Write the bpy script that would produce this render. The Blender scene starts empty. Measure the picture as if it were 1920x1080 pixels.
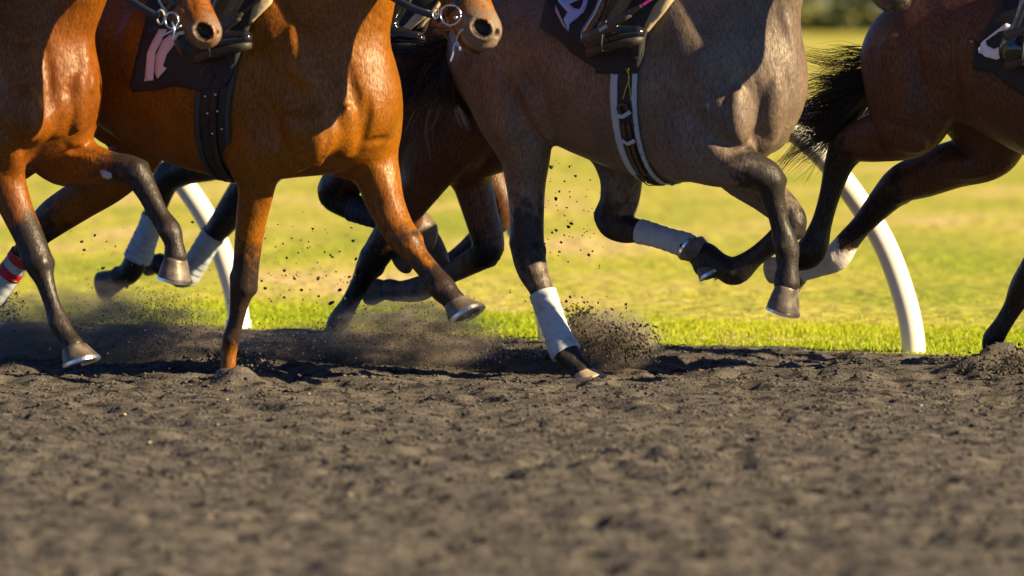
import bpy, bmesh, math, random
import numpy as np
from mathutils import Vector, Matrix
from mathutils.geometry import delaunay_2d_cdt

random.seed(7); RNG = np.random.default_rng(7)
SC = bpy.context.scene
COL = SC.collection

# ------------------------------------------------------------------ camera, sky, sun, exposure
FPX, CAMH = 10800.0, 1.278            # focal length in photo pixels, lens height in metres
TILT = math.atan(540.0 / FPX)         # the horizon lies at the top edge of the photograph
cam = bpy.data.cameras.new('camera')
cam.sensor_width = 36.0; cam.lens = 36.0 * FPX / 1920.0
cam.clip_start = 0.5; cam.clip_end = 3000
cam.dof.use_dof = True; cam.dof.focus_distance = 19.7; cam.dof.aperture_fstop = 3.0
camo = bpy.data.objects.new('camera', cam); COL.objects.link(camo)
camo.location = (0, 0, CAMH); camo.rotation_euler = (math.pi/2 - TILT, 0, 0)
SC.camera = camo

SUN_EL, SUN_AZ = math.radians(25), math.radians(21)   # azimuth: from +X turned towards the camera
world = bpy.data.worlds.new('World'); SC.world = world; world.use_nodes = True
wn = world.node_tree.nodes; wl = world.node_tree.links
sky = wn.new('ShaderNodeTexSky'); sky.sky_type = 'NISHITA'; sky.sun_disc = False
sky.sun_elevation = SUN_EL; sky.sun_rotation = math.pi/2 + SUN_AZ
sky.air_density = 0.55; sky.dust_density = 0.1; sky.ozone_density = 7.0; sky.altitude = 800
wn['Background'].inputs['Strength'].default_value = 0.05
wl.new(sky.outputs[0], wn['Background'].inputs['Color'])
sl = bpy.data.lights.new('sun', 'SUN'); sl.energy = 5.0; sl.angle = math.radians(0.53); sl.color = (1.0, 0.76, 0.42)
so = bpy.data.objects.new('sun', sl); COL.objects.link(so)
sd = Vector((math.cos(SUN_AZ)*math.cos(SUN_EL), -math.sin(SUN_AZ)*math.cos(SUN_EL), math.sin(SUN_EL)))
so.rotation_euler = sd.to_track_quat('Z', 'Y').to_euler(); so.location = (20, -5, 15)
SC.view_settings.view_transform = 'Standard'; SC.view_settings.look = 'None'
SC.view_settings.exposure = 1.5; SC.view_settings.gamma = 1.0
SC.view_settings.use_curve_mapping = False

# ------------------------------------------------------------------ pixels -> places
PHI = math.radians(32)                # the track and every horse run to the right and towards the lens
HD = np.array([math.cos(PHI), -math.sin(PHI), 0.0])     # running direction (s)
ND = np.array([-math.sin(PHI), -math.cos(PHI), 0.0])    # towards the near side (t)
CAMP = np.array([0, 0, CAMH])
def raydir(px, py):
    px = np.asarray(px, float); py = np.asarray(py, float)
    a = (px-960)/FPX; b = -(py-540)/FPX
    return np.stack([a, math.cos(TILT)+b*math.sin(TILT), -math.sin(TILT)+b*math.cos(TILT)], -1)
def to_local(p): return np.stack([p@HD, p@ND, p[..., 2]], -1)
def to_world(q): return q[..., :1]*HD + q[..., 1:2]*ND + q[..., 2:3]*np.array([0, 0, 1.0])
def at(px, py, lane):                 # the point where a pixel's ray meets the upright plane of a lane (local s,t,u)
    d = raydir(px, py); k = lane/(d@ND)
    return to_local(CAMP + d*np.asarray(k)[..., None]), k/FPX
def ground_at(px, py, z=0.0):
    d = raydir(px, py); k = (z-CAMH)/d[..., 2]
    return CAMP + d*np.asarray(k)[..., None]

# ------------------------------------------------------------------ materials
def mat(name, base=(0.5, 0.5, 0.5), rough=0.5, metal=0.0, spec=0.5, noise=None, bump=None, coat=0.0, sheen=0.0, emit=None):
    m = bpy.data.materials.new(name); m.use_nodes = True
    nt = m.node_tree; b = nt.nodes['Principled BSDF']
    b.inputs['Base Color'].default_value = (*base, 1); b.inputs['Roughness'].default_value = rough
    b.inputs['Metallic'].default_value = metal; b.inputs['Specular IOR Level'].default_value = spec
    b.inputs['Coat Weight'].default_value = coat; b.inputs['Coat Roughness'].default_value = 0.15
    b.inputs['Sheen Weight'].default_value = sheen
    tc = nt.nodes.new('ShaderNodeTexCoord')
    if noise:                         # (scale, second colour, contrast lo, hi)
        n = nt.nodes.new('ShaderNodeTexNoise'); n.inputs['Scale'].default_value = noise[0]; n.inputs['Detail'].default_value = 5
        nt.links.new(tc.outputs['Object'], n.inputs['Vector'])
        r = nt.nodes.new('ShaderNodeMapRange'); r.inputs[1].default_value = noise[2]; r.inputs[2].default_value = noise[3]
        nt.links.new(n.outputs['Fac'], r.inputs[0])
        mx = nt.nodes.new('ShaderNodeMix'); mx.data_type = 'RGBA'
        mx.inputs[6].default_value = (*base, 1); mx.inputs[7].default_value = (*noise[1], 1)
        nt.links.new(r.outputs[0], mx.inputs[0]); nt.links.new(mx.outputs[2], b.inputs['Base Color'])
    if bump:                          # (scale, strength, distance)
        n2 = nt.nodes.new('ShaderNodeTexNoise'); n2.inputs['Scale'].default_value = bump[0]; n2.inputs['Detail'].default_value = 4
        nt.links.new(tc.outputs['Object'], n2.inputs['Vector'])
        bp = nt.nodes.new('ShaderNodeBump'); bp.inputs['Strength'].default_value = bump[1]; bp.inputs['Distance'].default_value = bump[2]
        nt.links.new(n2.outputs['Fac'], bp.inputs['Height']); nt.links.new(bp.outputs[0], b.inputs['Normal'])
    return m

def coat_mat(name, coat, coat2, dark, rough=0.44, gray=(0.16, 0.135, 0.11)):
    """Horse coat: 'tone' attribute R = black points, G = white hair, B = dry dust on the hair."""
    m = bpy.data.materials.new(name); m.use_nodes = True
    nt = m.node_tree; L = nt.links; b = nt.nodes['Principled BSDF']
    at_ = nt.nodes.new('ShaderNodeAttribute'); at_.attribute_name = 'tone'
    sp = nt.nodes.new('ShaderNodeSeparateColor'); L.new(at_.outputs['Color'], sp.inputs[0])
    tc = nt.nodes.new('ShaderNodeTexCoord')
    n = nt.nodes.new('ShaderNodeTexNoise'); n.inputs['Scale'].default_value = 7; n.inputs['Detail'].default_value = 6
    L.new(tc.outputs['Object'], n.inputs['Vector'])
    def mix(fac, a, c):
        x = nt.nodes.new('ShaderNodeMix'); x.data_type = 'RGBA'
        L.new(fac, x.inputs[0])
        if isinstance(a, tuple): x.inputs[6].default_value = (*a, 1)
        else: L.new(a, x.inputs[6])
        x.inputs[7].default_value = (*c, 1)
        return x.outputs[2]
    def rng(src, lo, hi, a=0., b_=1.):
        r = nt.nodes.new('ShaderNodeMapRange'); r.inputs[1].default_value = lo; r.inputs[2].default_value = hi
        r.inputs[3].default_value = a; r.inputs[4].default_value = b_
        L.new(src, r.inputs[0]); return r.outputs[0]
    c = mix(rng(n.outputs['Fac'], .35, .7), coat, coat2)
    # hair streaks
    mp = nt.nodes.new('ShaderNodeMapping'); mp.inputs['Scale'].default_value = (60, 60, 14); mp.inputs['Rotation'].default_value = (0.3, 0.35, 0.2)
    L.new(tc.outputs['Object'], mp.inputs[0])
    h = nt.nodes.new('ShaderNodeTexNoise'); h.inputs['Scale'].default_value = 3.2; h.inputs['Detail'].default_value = 3
    L.new(mp.outputs[0], h.inputs['Vector'])
    hv = nt.nodes.new('ShaderNodeHueSaturation'); L.new(c, hv.inputs['Color']); L.new(rng(h.outputs['Fac'], .3, .7, .70, 1.27), hv.inputs['Value'])
    n2 = nt.nodes.new('ShaderNodeTexNoise'); n2.inputs['Scale'].default_value = 28; n2.inputs['Detail'].default_value = 4
    L.new(tc.outputs['Object'], n2.inputs['Vector'])
    ma = nt.nodes.new('ShaderNodeMath'); ma.operation = 'ADD'
    L.new(sp.outputs[0], ma.inputs[0]); L.new(rng(n2.outputs['Fac'], .3, .7, -.28, .28), ma.inputs[1])
    c = mix(rng(ma.outputs[0], .35, .75), hv.outputs[0], dark)
    mb = nt.nodes.new('ShaderNodeMath'); mb.operation = 'ADD'
    L.new(sp.outputs[2], mb.inputs[0]); L.new(rng(n2.outputs['Fac'], .3, .7, -.35, .35), mb.inputs[1])
    c = mix(rng(mb.outputs[0], .3, .95, 0, .85), c, gray)
    mg = nt.nodes.new('ShaderNodeMath'); mg.operation = 'ADD'
    L.new(sp.outputs[1], mg.inputs[0]); L.new(rng(n2.outputs['Fac'], .3, .7, -.2, .2), mg.inputs[1])
    c = mix(rng(mg.outputs[0], .4, .6), c, (0.62, 0.58, 0.54))
    L.new(c, b.inputs['Base Color'])
    L.new(rng(n.outputs['Fac'], .3, .7, rough-.07, rough+.1), b.inputs['Roughness'])
    L.new(rng(h.outputs['Fac'], .3, .7, .12, .52), b.inputs['Specular IOR Level'])
    def nz(sc, det, dist=0.0):
        q = nt.nodes.new('ShaderNodeTexNoise'); q.inputs['Scale'].default_value = sc; q.inputs['Detail'].default_value = det; q.inputs['Distortion'].default_value = dist
        L.new(tc.outputs['Object'], q.inputs['Vector']); return q.outputs['Fac']
    last = None
    def bmp(hgt, st, dist):
        nonlocal last
        q = nt.nodes.new('ShaderNodeBump'); q.inputs['Strength'].default_value = st; q.inputs['Distance'].default_value = dist
        L.new(hgt, q.inputs['Height'])
        if last is not None: L.new(last, q.inputs['Normal'])
        last = q.outputs[0]
    bmp(nz(9, 4), .45, .022)                     # slack skin over the muscle
    sb = nt.nodes.new('ShaderNodeMath'); sb.operation = 'SUBTRACT'; L.new(nz(6.5, 2, 1.2), sb.inputs[0]); sb.inputs[1].default_value = .5
    ab = nt.nodes.new('ShaderNodeMath'); ab.operation = 'ABSOLUTE'; L.new(sb.outputs[0], ab.inputs[0])
    bmp(rng(ab.outputs[0], 0, .022, 1, 0), .14, .004)   # surface veins
    bmp(nz(48, 5), .35, .004)
    bmp(h.outputs['Fac'], .5, .0022)             # lie of the hair
    L.new(last, b.inputs['Normal'])
    return m

M = {
 'hoof': mat('hoof_horn', (0.055, 0.046, 0.040), 0.42, noise=(22, (0.17, 0.14, 0.11), .38, .7), bump=(60, .4, .003)),
 'hoof_pale': mat('hoof_pale', (0.42, 0.33, 0.22), 0.5, noise=(40, (0.25, 0.2, 0.15), .4, .7), bump=(60, .4, .003)),
 'steel': mat('worn_steel', (0.72, 0.74, 0.78), 0.28, 1.0, bump=(80, .2, .001)),
 'iron': mat('dark_iron', (0.05, 0.05, 0.055), 0.35, 0.8),
 'band': mat('white_bandage', (0.36, 0.43, 0.50), 0.8, noise=(25, (0.26, 0.29, 0.31), .5, .75), bump=(90, .5, .002), sheen=.1),  # blue of skylit shade is tinted into the white cloth's base
 'band_dark': mat('dark_bandage', (0.025, 0.032, 0.06), 0.7, bump=(90, .5, .002)),
 'red': mat('red_tape', (0.45, 0.012, 0.02), 0.6),
 'cloth': mat('black_cloth', (0.012, 0.012, 0.016), 0.75, bump=(120, .4, .002), noise=(6, (0.02, 0.02, 0.025), .4, .7)),
 'num_pink': mat('pink_print', (0.72, 0.55, 0.66), 0.6),
 'num_blue': mat('blue_print', (0.20, 0.48, 0.95), 0.5, noise=(8, (0.50, 0.42, 0.85), .45, .6)),
 'num_rose': mat('rose_print', (0.5, 0.33, 0.38), 0.6),
 'num_white': mat('white_print', (0.82, 0.82, 0.9), 0.6),
 'girth': mat('black_girth', (0.010, 0.011, 0.013), 0.6, bump=(150, .4, .0015)),
 'girth_edge': mat('pale_girth_edge', (0.34, 0.43, 0.53), 0.55, bump=(80, .3, .001)),
 'girth_navy': mat('navy_girth_edge', (0.02, 0.035, 0.05), 0.55, bump=(80, .3, .001)),
 'leather': mat('brown_leather', (0.045, 0.024, 0.017), 0.45, bump=(120, .4, .001)),
 'blackleather': mat('black_leather', (0.010, 0.010, 0.012), 0.30, bump=(60, .2, .001)),
 'patent': mat('boot_leather', (0.008, 0.009, 0.012), 0.12, coat=.6, bump=(25, .15, .003)),
 'sole': mat('boot_sole', (0.035, 0.031, 0.028), 0.6, bump=(70, .4, .002)),
 'beige': mat('beige_felt', (0.40, 0.33, 0.20), 0.9, bump=(110, .4, .002)),
 'hair': mat('black_hair', (0.012, 0.010, 0.010), 0.42),
 'hairtip': mat('pale_hair', (0.30, 0.29, 0.30), 0.5),
 'bluerein': mat('rubber_rein', (0.012, 0.016, 0.03), 0.5, bump=(150, .5, .001)),
 'tie': mat('white_tie', (0.62, 0.6, 0.66), 0.8),
 'cream': mat('cream_strap', (0.5, 0.47, 0.38), 0.7),
 'pink': mat('pink_grip', (0.75, 0.03, 0.30), 0.5),
 'whip': mat('whip_leather', (0.05, 0.044, 0.04), 0.4, bump=(120, .5, .001)),
 'silver': mat('silver_web', (0.42, 0.41, 0.38), 0.5),
 'yellow': mat('yellow_thread', (0.45, 0.50, 0.03), 0.6),
 'purple': mat('purple_edge', (0.22, 0.12, 0.5), 0.6),
 'nostril': mat('nostril_skin', (0.03, 0.012, 0.014), 0.5),
 'post': mat('white_rail_paint', (0.74, 0.73, 0.71), 0.32, noise=(3, (0.72, 0.70, 0.66), .45, .75)),
 'breech': mat('white_breeches', (0.7, 0.7, 0.72), 0.7),
 'skinp': mat('face_skin', (0.45, 0.28, 0.2), 0.5),
}
for i, c in enumerate([(0.05, 0.12, 0.5), (0.5, 0.08, 0.4), (0.55, 0.5, 0.1), (0.1, 0.35, 0.2)]):
    M['silk%d' % i] = mat('jockey_silks', c, 0.45)

# ------------------------------------------------------------------ mesh helpers
def new_mesh(name, V, F, smooth=True):
    me = bpy.data.meshes.new(name)
    V = np.asarray(V, np.float32)
    if isinstance(F, np.ndarray):
        n, w = F.shape
        me.vertices.add(len(V)); me.vertices.foreach_set('co', V.ravel())
        me.loops.add(n*w); me.loops.foreach_set('vertex_index', F.astype(np.int32).ravel())
        me.polygons.add(n); me.polygons.foreach_set('loop_start', np.arange(0, n*w, w, dtype=np.int32))
        me.update(calc_edges=True)
    else:
        me.from_pydata([tuple(v) for v in V.tolist()], [], F); me.update()
    if smooth: me.polygons.foreach_set('use_smooth', np.ones(len(me.polygons), bool))
    return me
def put(name, V, F, m, parent=None, base=None, smooth=True):
    V = np.asarray(V, float)
    if base is not None: V = V - np.asarray(base)
    me = new_mesh(name, V, F, smooth); me.materials.append(m)
    o = bpy.data.objects.new(name, me); COL.objects.link(o)
    if parent is not None: o.parent = parent
    return o
def tag(o, label=None, cat=None, group=None, kind=None):
    for k, v in (('label', label), ('category', cat), ('group', group), ('kind', kind)):
        if v: o[k] = v
    return o
def thing(name, base, label, cat, group=None):
    o = bpy.data.objects.new(name, None); COL.objects.link(o)
    o.location = [float(x) for x in base]; o.empty_display_size = 0.1
    return tag(o, label, cat, group)
def catmull(P, n):
    P = np.asarray(P, float)
    if len(P) == 2:
        w = np.linspace(0, 1, n+1)[:, None]; return P[0]*(1-w)+P[1]*w
    E = np.vstack([2*P[0]-P[1], P, 2*P[-1]-P[-2]]); out = []
    for i in range(1, len(E)-2):
        p0, p1, p2, p3 = E[i-1], E[i], E[i+1], E[i+2]
        for j in range(n):
            t = j/n
            out.append(.5*((2*p1)+(-p0+p2)*t+(2*p0-5*p1+4*p2-p3)*t*t+(-p0+3*p1-3*p2+p3)*t**3))
    out.append(P[-1]); return np.array(out)
def tube(pts, rad, seg=12, cap=True, flat=None, flatdir=None):
    """Round or flat tube along pts (world). flat: ratio of the second radius, across flatdir."""
    P = np.asarray(pts, float); n = len(P); rad = np.broadcast_to(np.asarray(rad, float), (n,))
    T = np.gradient(P, axis=0); T /= np.linalg.norm(T, axis=1, keepdims=True)+1e-9
    ref = np.array([0, 0, 1.0]) if flatdir is None else np.asarray(flatdir, float)
    if flatdir is None and abs(T[0]@ref) > .9: ref = np.array([1.0, 0, 0])
    V = []; N = ref - (ref@T[0])*T[0]; N /= np.linalg.norm(N)
    for i in range(n):
        N = (ref if flatdir is not None and np.ndim(ref) == 1 else N); N = N-(N@T[i])*T[i]
        N /= np.linalg.norm(N)+1e-9; B = np.cross(T[i], N)
        f = 1 if flat is None else flat
        for k in range(seg):
            a = 2*math.pi*k/seg
            V.append(P[i]+rad[i]*(f*math.cos(a)*N+math.sin(a)*B))
    F = []
    for i in range(n-1):
        for k in range(seg):
            k2 = (k+1) % seg
            F.append((i*seg+k, i*seg+k2, (i+1)*seg+k2, (i+1)*seg+k))
    if cap:
        F.append(tuple(range(seg))[::-1]); F.append(tuple((n-1)*seg+k for k in range(seg)))
    return np.array(V), F
def join(parts):
    V = []; F = []; o = 0
    for v, f in parts:
        V.append(v); F += [tuple(i+o for i in q) for q in f]; o += len(v)
    return np.vstack(V), F

# ------------------------------------------------------------------ value noise (numpy)
def vnoise(x, y, seed=0):
    xi = np.floor(x).astype(np.int64); yi = np.floor(y).astype(np.int64)
    fx = x-xi; fy = y-yi; fx = fx*fx*(3-2*fx); fy = fy*fy*(3-2*fy)
    def hsh(a, b):
        h = (a*374761393 + b*668265263 + seed*1442695041) & 0x7fffffff
        h = ((h ^ (h >> 13))*1274126177) & 0x7fffffff
        return ((h ^ (h >> 16)) & 0xffff)/65535.0
    return (hsh(xi, yi)*(1-fx)+hsh(xi+1, yi)*fx)*(1-fy)+(hsh(xi, yi+1)*(1-fx)+hsh(xi+1, yi+1)*fx)*fy

# ------------------------------------------------------------------ implicit bodies
def smin(a, b, k):
    h = np.clip(k-np.abs(a-b), 0, None)/k
    return np.minimum(a, b)-h*h*k*.25
class Field:
    def __init__(s, lane, lo, hi, vox):
        s.lane = lane; s.vox = vox; s.lo = np.array(lo, float)
        s.n = np.ceil((np.array(hi)-s.lo)/vox).astype(int)+1
        s.ax = [s.lo[i]+vox*np.arange(s.n[i]) for i in range(3)]
        s.d = np.full(s.n, .6, np.float32); s.chains = []
    def box(s, lo, hi):
        a = np.clip(np.floor((np.array(lo)-s.lo)/s.vox).astype(int), 0, s.n-1)
        b = np.clip(np.ceil((np.array(hi)-s.lo)/s.vox).astype(int)+1, 1, s.n)
        return a, b
    def grid(s, a, b):
        return (s.ax[0][a[0]:b[0], None, None].astype(np.float32), s.ax[1][None, a[1]:b[1], None].astype(np.float32), s.ax[2][None, None, a[2]:b[2]].astype(np.float32))
    def nodes(s, rows):               # rows: px, py, t, r_px, k(lateral ratio), tone -> local nodes
        out = []
        for r in rows:
            r = list(r)+[1.0, 0.0][max(0, len(r)-4):] if len(r) < 6 else list(r)
            p, m = at(r[0], r[1], s.lane+r[2])
            out.append([p[0], r[2], p[2], r[3]*m, r[4], r[5]])
        return np.array(out)
    @staticmethod
    def decode(N):                    # tone code -> black points, white hair, dust
        c = N[:, 5]; d = np.where(c <= 1, c, np.clip(2-c, 0, 1)); w = np.where((c > 1) & (c <= 2), c-1, 0); g = np.clip(c-2, 0, 1)
        return np.hstack([N[:, :5], np.stack([d, w, g], 1)])
    def chain(s, rows, k=.03, sub=5, local=False, paint=True):
        N = np.array(rows, float) if local else s.nodes(rows)
        N = catmull(s.decode(N), sub)
        N[:, 3] = np.maximum(N[:, 3], .004)
        R = N[:, 3]*np.maximum(1, N[:, 4])
        mg = k+2*s.vox
        a, b = s.box((N[:, :3]-R[:, None]).min(0)-mg, (N[:, :3]+R[:, None]).max(0)+mg)
        tmp = np.full(b-a, 9., np.float32)
        for i in range(len(N)-1):
            A, B = N[i], N[i+1]; r = max(R[i], R[i+1])+mg
            a2, b2 = s.box(np.minimum(A[:3], B[:3])-r, np.maximum(A[:3], B[:3])+r)
            a2 = np.maximum(a2, a); b2 = np.minimum(b2, b)
            if (b2 <= a2).any(): continue
            S, T, U = s.grid(a2, b2)
            d = s.seg(S, T, U, A, B)
            sl = tuple(slice(a2[j]-a[j], b2[j]-a[j]) for j in range(3))
            tmp[sl] = np.minimum(tmp[sl], d)
        sl = tuple(slice(a[j], b[j]) for j in range(3))
        s.d[sl] = smin(s.d[sl], tmp, k)
        if paint: s.chains.append(N)
        return N
    @staticmethod
    def seg(S, T, U, A, B):
        v = (B-A)[:3]; kk = .5*(A[4]+B[4]); vv = v[0]**2+(v[1]/kk)**2+v[2]**2+1e-12
        qs, qt, qu = S-A[0], T-A[1], U-A[2]
        h = np.clip((qs*v[0]+qt*(v[1]/kk**2)+qu*v[2])/vv, 0, 1)
        k = A[4]+(B[4]-A[4])*h; r = A[3]+(B[3]-A[3])*h
        ds = qs-h*v[0]; dt = (qt-h*v[1])/k; du = qu-h*v[2]
        return (np.sqrt(ds*ds+dt*dt+du*du)-r)*np.minimum(1, .5+.5*k)
    def ell(s, c, axs, rad, k=.02, sub=False):   # ellipsoid; axs: 3x3 rows of local axes
        c = np.array(c, float); axs = np.array(axs, float); rad = np.array(rad, float)
        R = rad.max()+k+2*s.vox
        a, b = s.box(c-R, c+R)
        if (b <= a).any(): return
        S, T, U = s.grid(a, b); qs, qt, qu = S-c[0], T-c[1], U-c[2]
        k0 = 0; k1 = 0
        for i in range(3):
            w = qs*axs[i, 0]+qt*axs[i, 1]+qu*axs[i, 2]
            k0 = k0+(w/rad[i])**2; k1 = k1+(w/rad[i]**2)**2
        k0 = np.sqrt(k0); k1 = np.sqrt(k1)+1e-9
        d = k0*(k0-1)/k1
        sl = tuple(slice(a[j], b[j]) for j in range(3))
        s.d[sl] = -smin(-s.d[sl], d, k) if sub else smin(s.d[sl], d, k)
    def sample(s, P):
        f = (P-s.lo)/s.vox; i = np.clip(np.floor(f).astype(int), 0, s.n-2); w = np.clip(f-i, 0, 1)
        out = 0
        for x in (0, 1):
            for y in (0, 1):
                for z in (0, 1):
                    ww = (w[..., 0] if x else 1-w[..., 0])*(w[..., 1] if y else 1-w[..., 1])*(w[..., 2] if z else 1-w[..., 2])
                    out = out+ww*s.cur[i[..., 0]+x, i[..., 1]+y, i[..., 2]+z]
        return out
    cur = None
    def surf(s, px, py, off=0.0, src=None):
        """Where the rays of these pixels meet the body (local), pushed out by off along the normal."""
        s.cur = s.d if src is None else src
        px = np.atleast_1d(np.asarray(px, float)); py = np.atleast_1d(np.asarray(py, float))
        d = to_local(raydir(px, py)); o = to_local(CAMP); o[1] -= s.lane
        tmx = s.ax[1][-1]; k0 = (tmx-o[1])/d[:, 1]; k1 = (s.ax[1][0]-o[1])/d[:, 1]
        st = s.vox*.5; n = int((k1-k0).max()/st)+1
        best = np.full(len(px), 9.); bk = k0.copy(); hit = np.zeros(len(px), bool)
        for j in range(n):
            k = k0+j*st; v = s.sample(o+d*k[:, None])
            up = (~hit) & (v < best-1e-6); best[up] = v[up]; bk[up] = k[up]
            nh = (~hit) & (v < 0); hit |= nh
            if hit.all(): break
        P = o+d*bk[:, None]
        G = s.normal(P); v = s.sample(P)
        P = P-G*np.where(hit, v, 0)[:, None]
        P = P+G*off
        s.cur = None
        return P
    def normal(s, P):
        e = s.vox*1.5; G = np.stack([s.sample(P+np.eye(3)[i]*e)-s.sample(P-np.eye(3)[i]*e) for i in range(3)], -1)
        return G/(np.linalg.norm(G, axis=-1, keepdims=True)+1e-9)
    def bump(s, px, py, ang, a, b, depth, k=.02, sink=.5):
        """A muscle lying on the surface: centre pixel, image angle (deg, down positive), half sizes in px, thickness in m."""
        p = s.surf([px], [py])[0]; s.cur = s.d; nrm = s.normal(p[None])[0]; s.cur = None
        m = abs(s.lane)/abs(raydir(px, py)@ND)/FPX
        an = math.radians(ang)
        ax0 = math.cos(an)*np.array([math.cos(PHI), -math.sin(PHI), 0])+np.array([0, 0, -math.sin(an)]); ax0 -= nrm*(ax0@nrm); ax0 /= np.linalg.norm(ax0)
        ax1 = np.cross(nrm, ax0)
        s.ell(p-nrm*depth*sink, [ax0, ax1, nrm], (a*m, b*m, depth), k)
    def groove(s, pts, r, depth=.4, k=.015, sub=4):
        """A crease along surface pixels."""
        P = catmull(np.array(pts, float), sub); Q = s.surf(P[:, 0], P[:, 1], r*(1-depth))
        w = np.sin(np.linspace(.15, math.pi-.15, len(Q)))**.5
        for i in range(len(Q)): s.ell(Q[i], np.eye(3), (r*w[i],)*3, k, sub=True)
    def mesh(s, smooth=2):
        d = s.d; ins = d < 0
        c = np.zeros(np.array(d.shape)-1, np.uint8)
        for x in (0, 1):
            for y in (0, 1):
                for z in (0, 1):
                    c += ins[x:d.shape[0]-1+x, y:d.shape[1]-1+y, z:d.shape[2]-1+z]
        act = (c > 0) & (c < 8); idx = np.argwhere(act)
        lut = np.full(c.shape, -1, np.int32); lut[act] = np.arange(len(idx))
        off = np.array([[x, y, z] for x in (0, 1) for y in (0, 1) for z in (0, 1)])
        val = np.stack([d[tuple((idx+o).T)] for o in off], 1)
        acc = np.zeros((len(idx), 3)); cnt = np.zeros(len(idx))
        for i in range(8):
            for j in range(i+1, 8):
                if np.abs(off[i]-off[j]).sum() != 1: continue
                m = (val[:, i] < 0) != (val[:, j] < 0)
                t = np.where(m, val[:, i]/(val[:, i]-val[:, j]+1e-12), 0)
                p = off[i]+(off[j]-off[i])*t[:, None]
                acc += p*m[:, None]; cnt += m
        V = s.lo+(idx+acc/cnt[:, None])*s.vox
        Q = []
        for ax in range(3):
            sl0 = [slice(None)]*3; sl1 = [slice(None)]*3; sl0[ax] = slice(0, -1); sl1[ax] = slice(1, None)
            A = ins[tuple(sl0)]; B = ins[tuple(sl1)]
            e = np.argwhere(A != B); flip = A[tuple(e.T)]
            u, v = (ax+1) % 3, (ax+2) % 3
            ok = (e[:, u] > 0) & (e[:, v] > 0) & (e[:, u] < d.shape[u]-1) & (e[:, v] < d.shape[v]-1)
            e = e[ok]; flip = flip[ok]
            def g(du, dv):
                q = e.copy(); q[:, u] -= du; q[:, v] -= dv; return lut[tuple(q.T)]
            q = np.stack([g(1, 1), g(0, 1), g(0, 0), g(1, 0)], 1)
            q[flip] = q[flip][:, ::-1]
            Q.append(q)
        Q = np.vstack(Q)
        for _ in range(smooth):
            S = np.zeros_like(V); C = np.zeros(len(V))
            for i in range(4):
                a, b = Q[:, i], Q[:, (i+1) % 4]
                for x in range(3): S[:, x] += np.bincount(a, V[b, x], len(V))+np.bincount(b, V[a, x], len(V))
                C += np.bincount(a, minlength=len(V))+np.bincount(b, minlength=len(V))
            V = V*.5+.5*S/np.maximum(C, 1)[:, None]
        return V, Q
    def world(s, P):
        P = np.array(P, float); P[..., 1] += s.lane; return to_world(P)
    def tone(s, V):
        best = np.full(len(V), 9.); tn = np.zeros((len(V), 3))
        for N in s.chains:
            R = N[:, 3]*np.maximum(1, N[:, 4]); lo = (N[:, :3]-R[:, None]).min(0)-.06; hi = (N[:, :3]+R[:, None]).max(0)+.06
            I = np.nonzero(((V > lo) & (V < hi)).all(1))[0]
            if not len(I): continue
            p = V[I]; bd = best[I]; bt = tn[I]
            for i in range(len(N)-1):
                A, B = N[i], N[i+1]; v = (B-A)[:3]
                q = p-A[:3]; h = np.clip((q@v)/(v@v+1e-12), 0, 1)
                dd = Field.seg(p[:, 0], p[:, 1], p[:, 2], A, B)
                t3 = A[5:8]+(B[5:8]-A[5:8])*h[:, None]; m = dd < bd
                bd = np.where(m, dd, bd)
                bt = np.where(m[:, None], t3, bt)
            best[I] = bd; tn[I] = bt
        return tn

# ================================================================== the setting
EDGE = -18.42                          # lane of the track's inner edge
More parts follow.
